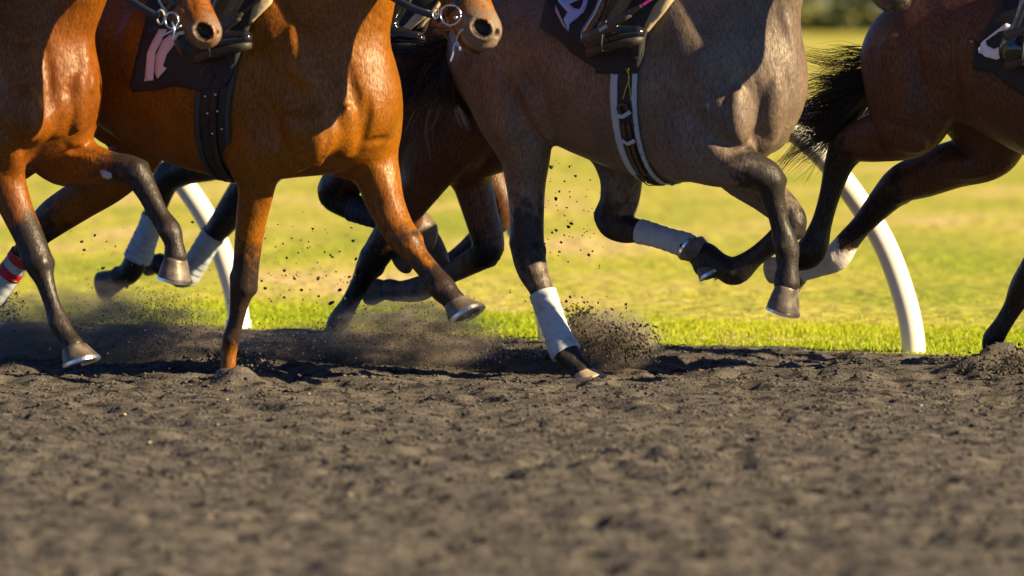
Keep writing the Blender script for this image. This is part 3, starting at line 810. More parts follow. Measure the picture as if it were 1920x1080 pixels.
    def circ(h, name, cx, cy, rx, t, r, m, par, tilt=1.0, a0=0, a1=360):
        A = np.radians(np.linspace(a0, a1, 40)); pts = [(cx+rx*tilt*math.cos(a), cy+rx*math.sin(a), t) for a in A]
        return h.cord(name, pts, r, m, par, sub=1, seg=8)
    def hair(h, name, guides, n, m, seed, r0=.0013, spread=.35, seg=9, wild=.02, parent=None):
        """A tail: strands blended between guide curves (pixels with distance from the midline)."""
        r = np.random.default_rng(seed); C = []
        for g in guides:
            P = catmull(np.array(g, float), 6); C.append(np.array([at(p[0], p[1], h.lane+p[2])[0] for p in P]))
        L = max(len(c) for c in C)
        C = np.array([np.stack([np.interp(np.linspace(0, 1, L), np.linspace(0, 1, len(c)), c[:, i]) for i in range(3)], 1) for c in C])
        V = []; F = []; o = 0; ncl = max(6, n//26); cl = []
        for i in range(ncl):
            cl.append((r.random()*(len(C)-1), .55+.55*r.random(), r.random(3)*6.28, r.normal(size=3)*np.array([.010, .035, .014])*spread*2, .6+1.2*r.random(), 2.5+4*r.random()))
        for i in range(n):
            x, ln, ph, of, wa, fq = cl[r.integers(ncl)]
            x = min(max(x+r.normal()*.12, 0), len(C)-1.001); a = int(x); w = x-a
            c = C[a]*(1-w)+C[min(a+1, len(C)-1)]*w
            ln = ln*(.7+.42*r.random()); u = np.linspace(0, ln, seg); fx = np.linspace(0, 1, L)
            p = np.stack([np.interp(u, fx, c[:, j]) for j in range(3)], 1)
            ov = np.clip(u-1, 0, None)[:, None]; p = p+ov*(c[-1]-c[-4])*L/3.0
            amp = wild*wa*(u**1.3)[:, None]
            p = p+amp*np.stack([np.sin(u*fq+ph[0])*.6, np.sin(u*fq*.8+ph[1])*1.5, np.sin(u*fq+ph[2])], 1)+of*(.3+u[:, None])
            loose = .010*(1+2.5*(r.random() > .9)); p = p+r.normal(size=3)*loose*(.5+np.sin(np.clip(u/ln, 0, 1)*math.pi*.9)[:, None])*np.array([.5, 1.2, .8])
            W = to_world(p); rr = r0*(.7+.6*r.random())*(1-.75*np.linspace(0, 1, seg)**2)
            T = np.gradient(W, axis=0); T /= np.linalg.norm(T, axis=1, keepdims=True)+1e-9
            B = np.cross(T, [0.3, -.5, .8]); B /= np.linalg.norm(B, axis=1, keepdims=True)+1e-9; Nn = np.cross(T, B)
            for k in range(3):
                an = 2.094*k; V.append(W+(math.cos(an)*B+math.sin(an)*Nn)*rr[:, None])
            for k in range(3):
                k2 = (k+1) % 3; j = np.arange(seg-1)
                F.append(np.stack([o+k*seg+j, o+k2*seg+j, o+k2*seg+j+1, o+k*seg+j+1], 1))
            o += 3*seg
        return h.part(name, np.vstack(V), np.vstack(F), m, parent)

HS = {}
# ---------------------------------------------------------------- B: golden bay, number eleven
def horse_B():
    h = Horse('B', -15.85, (-330, 1000), 'golden bay horse with number eleven cloth and sunlit orange chest', .0071); HS['B'] = h; f = h.f
    h.torso([(-60, 160, 85, .17), (-10, 130, 120, .23), (60, 110, 140, .265), (140, 105, 140, .27), (230, 95, 142, .27), (330, 121, 178, .285), (450, 137, 200, .275), (545, 148, 185, .24), (610, 175, 150, .20), (648, 195, 108, .155)])
    h.tor = f.d.copy()
    f.chain([(560, 120, 0, 160, .72), (610, 30, 0, 138, .55), (655, -60, 0, 112, .50), (712, -150, 0, 88, .50), (765, -215, .02, 68, .6)], .06)
    # head, turned a little to the near side
    f.chain([(770, -225, .02, 66, .62), (800, -160, .03, 74, .50), (832, -85, .06, 63, .52), (864, -20, .09, 50, .62, 0), (888, 30, .11, 43, .85, 2.45), (903, 56, .125, 39, .98, 3)], .03)
    f.chain([(868, 20, .10, 34, .8, .3), (878, 62, .115, 27, .85, .8), (893, 84, .125, 18, 1.0, .9)], .012)       # lower jaw and chin
    h.ears(770, -230)
    # shoulders, upper arms, pectorals
    f.chain([(430, -40, .12, 60, .5), (480, 60, .17, 78, .45), (560, 180, .165, 66, .6), (592, 235, .15, 55, .85)], .045)
    f.chain([(592, 240, .15, 54, .8), (530, 275, .16, 58, .7), (470, 290, .155, 48, .7)], .035)
    f.chain([(640, 60, -.17, 60, .5), (700, 190, -.15, 52, .8), (705, 240, -.14, 46, .9)], .045)
    f.chain([(700, 235, -.13, 46, .9), (672, 280, -.14, 50, .8), (650, 290, -.14, 46, .8)], .035)
    h.leg('nf', [(500, 250, .15, 56, .75), (482, 300, .14, 43, .85), (482, 345, .13, 36, .9), (470, 420, .10, 28.5, 1, .15), (462, 490, .08, 25, 1, .8), (457, 530, .07, 26, 1, 1), (450, 562, .065, 19, 1, 1), (443, 600, .06, 14.5, 1, 1), (434, 634, .055, 16.5, 1, .9), (431, 658, .05, 14, 1, .3), (428, 690, .05, 16, 1, .25)], det=(5, 8, 1))
    h.leg('ff', [(690, 270, -.14, 52, .8), (707, 325, -.135, 45, .85), (722, 378, -.13, 37, .9), (742, 422, -.125, 31.5, 1, .3), (760, 450, -.12, 29, 1, .55), (785, 484, -.12, 22, 1, .5), (810, 515, -.12, 21.5, 1, .8), (829, 540, -.12, 25.5, 1, 1), (843, 555, -.12, 22, 1, 1), (853, 566, -.12, 22, 1, 1)], det=(4, 7, 1))
    h.leg('fh', [(190, 160, -.14, 90, .8), (262, 262, -.14, 54, .9), (215, 330, -.13, 43, 1), (150, 375, -.13, 38, 1, .1), (98, 410, -.13, 35, .9, .8), (66, 445, -.13, 25, 1, 1), (25, 502, -.13, 20.5, 1, 1), (-22, 568, -.13, 23, 1, 1), (-58, 585, -.13, 18, 1, 1), (-75, 590, -.13, 19, 1, 1)])
    h.leg('nh', [(60, 170, .14, 115, .8), (30, 260, .15, 75, .9), (-40, 330, .14, 45, 1), (-110, 385, .13, 34, .9, .6), (-150, 440, .13, 22, 1, 1), (-200, 520, .13, 20, 1, 1), (-240, 560, .13, 23, 1, 1), (-270, 590, .13, 19, 1, 1)])
    # muscle relief on chest, shoulder, forearm
    f.bump(565, 265, 60, 58, 34, .035); f.bump(600, 250, 85, 46, 30, .035); f.bump(655, 250, 80, 56, 24, .026, k=.018); f.chain([(690, 130, -.09, 44, .9), (700, 190, -.10, 46, .9), (690, 255, -.10, 36, .9)], .05)
    f.bump(495, 350, 85, 55, 15, .016, k=.012); f.bump(715, 345, 65, 50, 18, .016, k=.012)
    f.bump(530, 70, 62, 95, 30, .022, k=.03); f.bump(585, 120, 68, 80, 30, .022, k=.03); f.bump(250, 90, 80, 70, 26, .015, k=.03)
    f.groove([(648, 110), (660, 160), (674, 215), (670, 268)], .021, .5); f.groove([(688, 185), (690, 215), (682, 250), (668, 285)], .015, .5); f.groove([(668, 288), (690, 268), (715, 262), (735, 262)], .012, .5)
    f.groove([(615, 225), (612, 275), (590, 318)], .011, .5); f.groove([(455, 120), (475, 190), (468, 270)], .012, .5)
    f.groove([(520, 300), (515, 340), (500, 385)], .008, .5)
    f.groove([(498, 240), (545, 300), (575, 330)], .010, .5)
    # nostrils, mouth, jaw
    h.nostril(902, 53, 20, 14.5, 32); h.nostril(934, 63, 8, 8, 75, .010)
    f.groove([(872, 62), (888, 82), (912, 93), (930, 86)], .0065, .35, k=.006)
    f.bump(915, 88, 15, 20, 9, .010, k=.008)
    h.finish()
    h.hoof((428, 692), (429, 716), (1, 0), .05, L=60, shoe=False)
    h.hoof((854, 566), (868, 592), (1, .05), -.12, L=70, W=.066)
    h.hoof((-78, 592), (-100, 612), (-.3, 1), -.13); h.hoof((-285, 600), (-310, 620), (-.3, 1), .13)
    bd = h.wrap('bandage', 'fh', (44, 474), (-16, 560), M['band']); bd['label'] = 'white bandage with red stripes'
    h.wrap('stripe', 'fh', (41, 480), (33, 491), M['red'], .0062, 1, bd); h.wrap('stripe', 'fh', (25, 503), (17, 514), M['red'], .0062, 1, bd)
    # tack
    cl = h.patch('saddle_cloth', [(290, -120), (274, 40), (247, 158), (252, 170), (300, 168), (330, 160), (384, 172), (395, 168), (420, 110), (470, 10), (480, -120)], .006, M['cloth'], .005)
    h.patch('numeral', [(302, 57), (318, 57), (296, 100), (292, 150), (272, 151), (279, 100)], .0125, M['num_pink'], .0012, 7, cl)
    h.patch('numeral', [(330, 62), (338, 76), (316, 105), (310, 124), (317, 128), (300, 147), (295, 135), (297, 105), (310, 78)], .0125, M['num_pink'], .0012, 7, cl)
    fl = h.patch('saddle_flap', [(395, 0), (430, 60), (400, 120), (422, 165), (440, 140), (470, 60), (505, -40), (420, -40)], .014, M['cloth'], .006)
    h.patch('saddle_pad', [(474, 50), (482, 40), (511, 10), (520, -30), (498, -40), (488, 0)], .012, M['beige'], .012)
    g = h.ring('girth', 449, -.070, .060, M['girth'], .006, .008, slant=.25)
    h.ring('girth_edging', 449, -.072, -.052, M['girth_navy'], .010, .005, parent=g, slant=.25); h.ring('girth_edging', 449, .044, .062, M['girth_navy'], .010, .005, parent=g, slant=.25)
    h.ring('girth_strap', 449, -.012, .014, M['blackleather'], .014, .006, a0=-5, a1=85, parent=g, slant=.25)
    tor = h.tor
    for (x, y) in ((389, 179), (408, 176), (393, 210), (412, 206), (403, 246), (420, 238)):
        p = f.surf([x], [y], .014, tor)[0]; V, F = tube(f.world(np.array([p-np.array([0, .004, 0]), p+np.array([0, .004, 0])])), [.0045, .0035], 8)
        h.part('stud', V, F, M['steel'], g)
    h.patch('badge', [(433, 302), (441, 300), (452, 318), (456, 330), (448, 332), (438, 318)], .019, M['silver'], .002, 6, g, src=tor)
    # bridle
    br = h.strap('noseband', [(820, 40), (842, 20), (868, -4), (880, -20)], .011, M['blackleather'], .004)
    h.cord('rein', [(640, -60, .22), (735, -5, .21), (780, 18, .20), (818, 31, .19)], .012, M['bluerein'], br, flat=.5)
    h.circ('bit_ring', 845, 28, 19, .20, .0028, M['steel'], br)
    h.circ('rein_loop', 817, 25, 10, .20, .0022, M['steel'], br, .6)
    h.cord('bit_cheek', [(853, 32, .205), (857, 34, .205)], .006, M['steel'], br)
    h.strap('cheek_strap', [(820, -30), (832, 10), (838, 35), (836, 58), (846, 74)], .007, M['blackleather'], .006, br)
    h.strap('tongue_tie', [(872, 54), (862, 62), (858, 76), (860, 86), (868, 92)], .0032, M['tie'], .003, br, flat=.6)
    h.cord('tie_end', [(858, 78, .19), (851, 86, .20), (849, 100, .20), (844, 115, .20)], .003, M['tie'], br, flat=.4)
    h.cord('tie_end', [(858, 80, .19), (862, 90, .20), (860, 94, .20)], .003, M['tie'], br, flat=.4)
    h.hair('mane', [[(560, -200, .0), (540, -170, .06), (520, -120, .10)], [(690, -300, .0), (670, -250, .06), (650, -200, .08)]], 220, M['hair'], 3)
    h.hair('tail', [[(-110, 90, 0), (-180, 110, .02), (-260, 160, .02), (-320, 220, .0)], [(-110, 110, 0), (-170, 170, 0), (-230, 240, .0), (-270, 330, 0)]], 300, M['hair'], 4)
horse_B()

# ---------------------------------------------------------------- A: bright bay at the left edge
def horse_A():
    h = Horse('A', -15.25, (-870, 470), 'bright bay horse at the left edge, lifting one foreleg', .0075); HS['A'] = h; f = h.f
    dx = -552
    h.torso([(x+dx, y-6, r, w) for x, y, r, w in [(-60, 160, 85, .17), (-10, 130, 120, .23), (60, 110, 140, .265), (140, 105, 140, .27), (230, 95, 142, .27), (330, 121, 178, .285), (450, 137, 200, .275), (545, 148, 185, .24), (610, 165, 140, .20), (640, 175, 100, .155)]])
    h.tor = f.d.copy()
    f.chain([(10, 90, 0, 160, .72), (75, 0, 0, 132, .55), (135, -85, 0, 105, .50), (190, -160, 0, 84, .52), (232, -205, .03, 68, .6)], .06)
    f.chain([(238, -210, .03, 66, .62), (268, -150, .05, 72, .50), (302, -80, .08, 62, .52), (338, -18, .10, 46, .62), (366, 30, .11, 38, .85, 0), (384, 60, .12, 33, .98, 2.7)], .03)
    f.chain([(330, 15, .10, 30, .8, .3), (344, 62, .115, 24, .85, .8), (352, 88, .12, 21, 1.0, .9), (358, 92, .12, 18, 1.0, .9)], .010)
    f.chain([(-110, -40, .12, 60, .5), (-60, 60, .17, 78, .45), (10, 160, .165, 62, .6), (48, 218, .15, 52, .85)], .045)
    f.chain([(48, 222, .15, 52, .8), (0, 255, .16, 56, .7), (-40, 275, .155, 48, .7)], .035)
    f.chain([(90, 60, -.17, 60, .5), (140, 170, -.15, 50, .8), (138, 215, -.14, 44, .9)], .045)
    f.chain([(140, 215, -.13, 44, .9), (110, 265, -.14, 52, .8), (95, 275, -.14, 48, .8)], .035)
    h.leg('nf', [(0, 235, .15, 56, .75), (4, 290, .14, 46, .85), (10, 335, .13, 39, .9), (32, 395, .12, 31, 1, .3), (56, 448, .12, 28, 1, .85), (71, 490, .12, 28, 1, 1), (83, 524, .12, 19, 1, 1), (97, 568, .12, 15.5, 1, 1), (111, 606, .12, 20, 1, 1), (126, 632, .12, 18.5, 1, 1), (137, 648, .12, 21, 1, 1)], det=(5, 8, 1))
    h.leg('ff', [(100, 250, -.14, 66, .8), (118, 298, -.135, 50, .85), (160, 306, -.13, 41, .9, .1), (208, 314, -.13, 30, 1, .5), (250, 322, -.13, 28, 1, .95), (272, 352, -.13, 22.5, 1, 1), (297, 400, -.13, 19, 1, 1), (318, 432, -.13, 22, 1, 1), (326, 456, -.13, 18, 1, 1), (329, 480, -.13, 22, 1, 1)], det=(4, 7, 1))
    h.leg('nh', [(-500, 170, .14, 115, .8), (-530, 270, .15, 70, .9), (-610, 350, .14, 42, 1), (-680, 405, .13, 33, .9, .8), (-720, 470, .13, 21, 1, 1), (-760, 540, .13, 20, 1, 1), (-800, 570, .13, 22, 1, 1)])
    h.leg('fh', [(-420, 170, -.14, 110, .8), (-400, 290, -.15, 60, .9), (-450, 380, -.14, 40, 1), (-470, 440, -.13, 32, .9, .8), (-430, 500, -.13, 21, 1, 1), (-390, 570, -.13, 20, 1, 1), (-370, 610, -.13, 22, 1, 1)])
    f.bump(20, 190, 65, 60, 36, .035); f.bump(60, 215, 86, 52, 24, .035, k=.012); f.bump(115, 220, 95, 45, 22, .03, k=.012); f.bump(152, 195, 82, 58, 20, .03, k=.012)
    f.bump(20, 110, 70, 70, 26, .022, k=.03); f.bump(62, 130, 82, 60, 16, .022); f.bump(25, 300, 80, 50, 16, .016, k=.012); f.bump(165, 290, 12, 45, 14, .014, k=.012)
    f.bump(165, 130, 82, 45, 14, .018); f.bump(150, 262, 30, 34, 18, .018)
    f.groove([(78, 60), (92, 130), (90, 190), (86, 225)], .014, .45); f.groove([(70, 250), (54, 275), (40, 285)], .011, .5)
    f.groove([(128, 150), (124, 200), (104, 235)], .010, .5); f.groove([(180, 105), (170, 150), (172, 195)], .008, .5)
    f.groove([(118, 268), (140, 282), (165, 284), (200, 290)], .008, .5); f.groove([(0, 60), (40, 80), (66, 78)], .01, .5)
    h.nostril(381, 59, 19, 14, 35, .014); h.nostril(411, 62, 5, 4, 70, .01)
    f.groove([(345, 62), (356, 82), (372, 93), (388, 96)], .0065, .35, k=.006)
    f.bump(356, 97, 50, 9, 6, .006, k=.006)
    f.groove([(330, -10), (345, 12), (352, 30)], .007, .5); f.groove([(358, 0), (362, 20)], .006, .5)
    h.ears(238, -215)
    h.finish()
    h.hoof((138, 650), (146, 678), (1, 0), .12, L=66, W=.064)
    h.hoof((329, 484), (322, 519), (.85, .5), -.13, L=60, W=.062)
    h.hoof((-805, 575), (-830, 600), (-.3, 1), .13); h.hoof((-367, 625), (-355, 660), (1, 0), -.13)
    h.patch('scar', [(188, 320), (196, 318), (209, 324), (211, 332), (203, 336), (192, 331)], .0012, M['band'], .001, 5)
    br = h.strap('noseband', [(288, 30), (310, 22), (330, 4), (345, -16)], .010, M['blackleather'], .004)
    h.cord('rein', [(120, -60, .24), (232, -5, .22), (272, 18, .21), (297, 32, .20)], .012, M['bluerein'], br, flat=.5)
    h.circ('rein_loop', 301, 32, 13, .20, .003, M['cream'], br, .55); h.circ('bit_ring', 322, 38, 15, .20, .0026, M['steel'], br, .8)
    h.cord('bit_cheek', [(294, 72, .22), (318, 60, .215), (340, 48, .20)], .0032, M['steel'], br)
    h.cord('bit_cheek', [(322, 40, .21), (327, 55, .215), (324, 76, .215)], .003, M['steel'], br)
    h.strap('cheek_strap', [(292, -30), (302, 0), (312, 18), (318, 26)], .0065, M['cream'], .006, br)
    h.strap('curb_strap', [(283, 56), (300, 48), (316, 40)], .007, M['leather'], .006, br)
    h.strap('tongue_strap', [(330, 74), (336, 64), (347, 60)], .0060, M['cream'], .004, br, flat=.5)
    h.hair('mane', [[(40, -190, .0), (20, -160, .06), (0, -110, .10)], [(180, -290, .0), (160, -240, .06), (140, -190, .08)]], 200, M['hair'], 13)
horse_A()

# ---------------------------------------------------------------- C: dark brown, leading at the middle
def horse_C():
    h = Horse('C', -16.65, (800, 1760), 'dark brown horse in mid-picture with white bandages and pale-edged girth', .0070); HS['C'] = h; f = h.f
    h.torso([(934, 128, 50, .13), (950, 112, 94, .21), (974, 102, 134, .265), (1010, 98, 150, .27), (1070, 108, 160, .275), (1150, 125, 180, .285), (1255, 140, 201, .275), (1330, 140, 190, .24), (1378, 158, 140, .20), (1402, 172, 100, .155)])
    h.tor = f.d.copy()
    f.chain([(1320, 110, 0, 160, .70), (1372, 20, 0, 138, .54), (1420, -70, 0, 110, .50), (1485, -170, 0, 86, .5), (1545, -245, .02, 68, .6)], .06)
    f.chain([(1550, -255, .02, 66, .62), (1578, -190, .03, 72, .50), (1612, -120, .06, 60, .52), (1643, -58, .08, 44, .62), (1668, -22, .10, 37, .85), (1684, -4, .11, 26, .95, .6)], .03)
    f.chain([(1640, -40, .09, 28, .8, .5), (1656, -8, .10, 22, .9, 1), (1664, 8, .105, 15, 1, 1)], .010)
    f.chain([(1195, -40, .12, 60, .5), (1250, 60, .17, 78, .45), (1310, 160, .165, 66, .6), (1350, 218, .15, 54, .85)], .045)
    f.chain([(1350, 222, .15, 54, .8), (1300, 262, .16, 60, .7), (1270, 285, .155, 50, .7)], .035)
    f.chain([(1390, 60, -.17, 60, .5), (1440, 190, -.15, 52, .8), (1438, 240, -.14, 46, .9)], .045)
    h.leg('nf', [(1285, 262, .16, 64, .75), (1335, 294, .16, 55, .8), (1382, 310, .15, 42, .9, .5), (1418, 322, .13, 34, 1, .9), (1441, 336, .11, 30, 1, 1), (1450, 372, .09, 22, 1, 1), (1462, 418, .07, 18.5, 1, 1), (1474, 462, .05, 24, 1, 1), (1477, 495, .05, 20, 1, 1), (1475, 530, .05, 25, 1, 1)], det=(4, 7, 1))
    h.leg('ff', [(1360, 260, -.14, 66, .8), (1385, 320, -.13, 46, .9), (1435, 362, -.13, 36, 1, .15), (1472, 396, -.13, 31, 1, .5), (1484, 422, -.13, 28, 1, 1), (1455, 450, -.13, 21, 1, 1), (1415, 482, -.13, 19, 1, 1), (1378, 508, -.13, 27, 1, 1), (1352, 497, -.13, 22, 1, 1), (1328, 482, -.13, 24, 1, 1)], det=(4, 7, 1))
    h.leg('nh', [(950, 110, .13, 105, .8), (962, 200, .14, 78, .85), (983, 280, .135, 52, .9), (986, 345, .13, 38, .95, .3), (988, 410, .14, 32, 1, .7), (989, 462, .15, 32, 1, 1), (998, 505, .16, 29, 1, .6), (1018, 550, .17, 22, 1, .6), (1042, 620, .19, 20.5, 1, 1), (1062, 662, .20, 25, 1, 1), (1080, 684, .20, 20, 1, 1), (1092, 699, .20, 23, 1, 1)], k=.028, det=(5, 9, 1))
    h.leg('fh', [(1070, 170, -.14, 95, .8), (1140, 255, -.15, 58, .9), (1163, 320, -.14, 42, 1), (1162, 375, -.14, 37, 1, .5), (1150, 410, -.14, 35, .95, 1), (1170, 428, -.13, 28, 1, 1), (1200, 434, -.13, 22, 1, 1), (1250, 448, -.13, 20, 1, 1), (1292, 463, -.13, 22, 1, 1), (1316, 486, -.13, 17, 1, 1), (1322, 500, -.13, 20, 1, 1)], det=(4, 8, 1))
    f.bump(1350, 190, 70, 70, 40, .035); f.bump(1395, 215, 85, 55, 30, .032, k=.014); f.bump(1455, 205, 85, 60, 24, .03, k=.012); f.bump(1440, 265, 100, 30, 22, .022, k=.012)
    f.bump(1345, 110, 60, 48, 30, .026); f.bump(1335, 275, 35, 46, 18, .018, k=.012); f.bump(1285, 70, 64, 95, 30, .022, k=.03); f.bump(925, 190, 75, 80, 30, .02, k=.03)
    f.bump(1000, 210, 80, 60, 18, .016, k=.02); f.bump(1370, 300, 20, 40, 16, .014); f.bump(1480, 60, 74, 60, 10, .016, k=.012)
    f.groove([(1330, 175), (1338, 215), (1352, 248), (1372, 270)], .012, .45); f.groove([(1410, 130), (1424, 190), (1420, 235), (1405, 262)], .013, .45)
    f.groove([(1330, 255), (1365, 280), (1400, 286)], .009, .5); f.groove([(1470, 110), (1474, 160), (1465, 205)], .009, .5)
    f.groove([(990, 110), (1016, 160), (1028, 215), (1030, 275)], .024, .35); f.bump(1004, 215, 78, 62, 16, .02, k=.012); f.groove([(1220, 150), (1260, 190), (1262, 280)], .012, .5); f.groove([(960, 90), (985, 150), (1005, 200)], .012, .5)
    f.groove([(1000, 420), (1004, 460)], .008, .5)
    h.ears(1550, -260)
    h.finish()
    h.hoof((1476, 534), (1462, 577), (.85, .5), .05, L=62, W=.062)
    h.hoof((1326, 481), (1303, 459), (-.75, .62), -.13, L=60, W=.06)
    h.hoof((1093, 699), (1103, 719), (1, .1), .20, L=58, m='hoof_pale', shoe=False)
    h.hoof((1323, 500), (1332, 517), (1, .2), -.13, L=50)
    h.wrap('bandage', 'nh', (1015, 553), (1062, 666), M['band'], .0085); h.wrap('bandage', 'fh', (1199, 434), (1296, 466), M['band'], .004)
    cl = h.patch('saddle_cloth', [(1010, -130), (1026, 5), (1015, 52), (1030, 63), (1050, 75), (1072, 98), (1087, 108), (1119, 128), (1120, 138), (1195, 140), (1210, 103), (1214, 67), (1244, 10), (1262, -130)], .006, M['cloth'], .005)
    blue = M['num_blue']
    h.patch('numeral', [(1049, -8), (1050, 8), (1068, 27), (1060, 39), (1070, 62), (1072, 48), (1087, 36), (1097, 28), (1104, 14), (1108, -8), (1099, -8), (1096, 12), (1090, 22), (1080, 20), (1071, 12), (1090, 4), (1096, -8), (1086, -8), (1076, 2), (1062, 5), (1060, -8)], .0125, blue, .0012, 6, cl)
    h.patch('numeral', [(1045, 12), (1048, 18), (1059, 42), (1070, 62), (1060, 52), (1050, 34), (1045, 25)], .0125, M['num_rose'], .0012, 6, cl)
    h.patch('cloth_edging', [(1132, -10), (1150, -10), (1140, 14), (1130, 26)], .0125, blue, .001, 6, cl)
    h.patch('saddle_flap', [(1180, -60), (1205, 10), (1195, 45), (1180, 85), (1190, 118), (1204, 112), (1213, 80), (1225, 45), (1246, 0), (1256, -60)], .016, M['cloth'], .008)
    h.patch('saddle_pad', [(1213, 68), (1215, 52), (1232, 22), (1250, -5), (1262, -60), (1282, -60), (1266, 4), (1250, 26), (1228, 52)], .012, M['beige'], .014)
    g = h.ring('girth', 1250, -.068, .012, M['girth'], .006, .008, slant=.08, a0=-99, a1=99)
    h.ring('girth_edging', 1250, -.078, -.052, M['girth_edge'], .010, .006, parent=g, slant=.08, a0=-95, a1=95); h.ring('girth_edging', 1250, .002, .018, M['girth_edge'], .010, .006, parent=g, slant=.08, a0=-95, a1=95)
    st = h.ring('girth_strap', 1250, -.044, -.029, M['leather'], .014, .007, a0=-20, a1=62, parent=g, slant=.08); h.ring('girth_strap', 1250, -.024, -.010, M['leather'], .014, .006, a0=22, a1=62, parent=g, slant=.08)
    tor = h.tor
    h.strap('strap_loop', [(1170, 212), (1164, 202), (1168, 195), (1176, 195), (1181, 203), (1180, 212)], .006, M['leather'], .018, g, src=tor)
    h.strap('keeper', [(1163, 211), (1170, 215), (1178, 212), (1187, 206)], .007, M['girth_edge'], .022, g, src=tor); h.strap('keeper', [(1172, 256), (1180, 262), (1188, 261), (1196, 257)], .007, M['girth_edge'], .022, g, src=tor)
    h.strap('stitching', [(1178, 130), (1183, 145), (1177, 165), (1172, 184)], .0014, M['yellow'], .0125, g, src=tor); h.strap('stitching', [(1182, 128), (1182, 150), (1185, 170), (1186, 187)], .0014, M['yellow'], .0125, g, src=tor)
    h.strap('strap_end', [(1196, 322), (1212, 338), (1222, 341), (1234, 339)], .005, M['leather'], .012, g, src=tor)
    for (x, y) in ((1168, 231), (1191, 231)):
        p = f.surf([x], [y], .014, tor)[0]; V, F = tube(f.world(np.array([p-np.array([0, .004, 0]), p+np.array([0, .004, 0])])), [.0045, .0035], 8); h.part('stud', V, F, M['leather'], g)
    h.strap('noseband', [(1600, -20), (1618, -40), (1650, -70)], .010, M['blackleather'], .004)
    T0 = .05
    tl = h.hair('tail', [[(872, 62, .12), (838, 84, .14), (790, 102, .14), (738, 116, .12)], [(885, 70, .05), (835, 92, .08), (790, 105, .10), (738, 118, .10)], [(885, 85, .05), (830, 120, .09), (785, 140, .11), (738, 165, .11)], [(880, 95, .05), (832, 135, .10), (790, 165, .12), (742, 190, .12)],
                         [(875, 100, .08), (842, 150, .14), (830, 185, .15), (800, 225, .15)], [(866, 84, .14), (846, 140, .18), (858, 195, .18), (884, 250, .2)]], 1700, M['hair'], 21, r0=.0015)
    h.hair('tail_tip', [[(858, 200, .18), (868, 225, .19), (884, 252, .2)], [(862, 205, .19), (878, 235, .2), (890, 248, .2)]], 26, M['hairtip'], 22, r0=.0009, parent=tl, wild=.001, spread=.1)
    h.hair('tail_tip', [[(830, 150, .14), (790, 190, .15), (762, 225, .15), (738, 262, .15)], [(835, 160, .14), (818, 205, .15), (812, 250, .15), (828, 300, .15)]], 10, M['hairtip'], 23, r0=.0008, parent=tl, wild=.002, spread=.1)
    h.hair('mane', [[(1350, -230, .0), (1330, -190, .06), (1310, -140, .10)], [(1480, -340, .0), (1460, -290, .06), (1440, -240, .08)]], 200, M['hair'], 24)
horse_C()

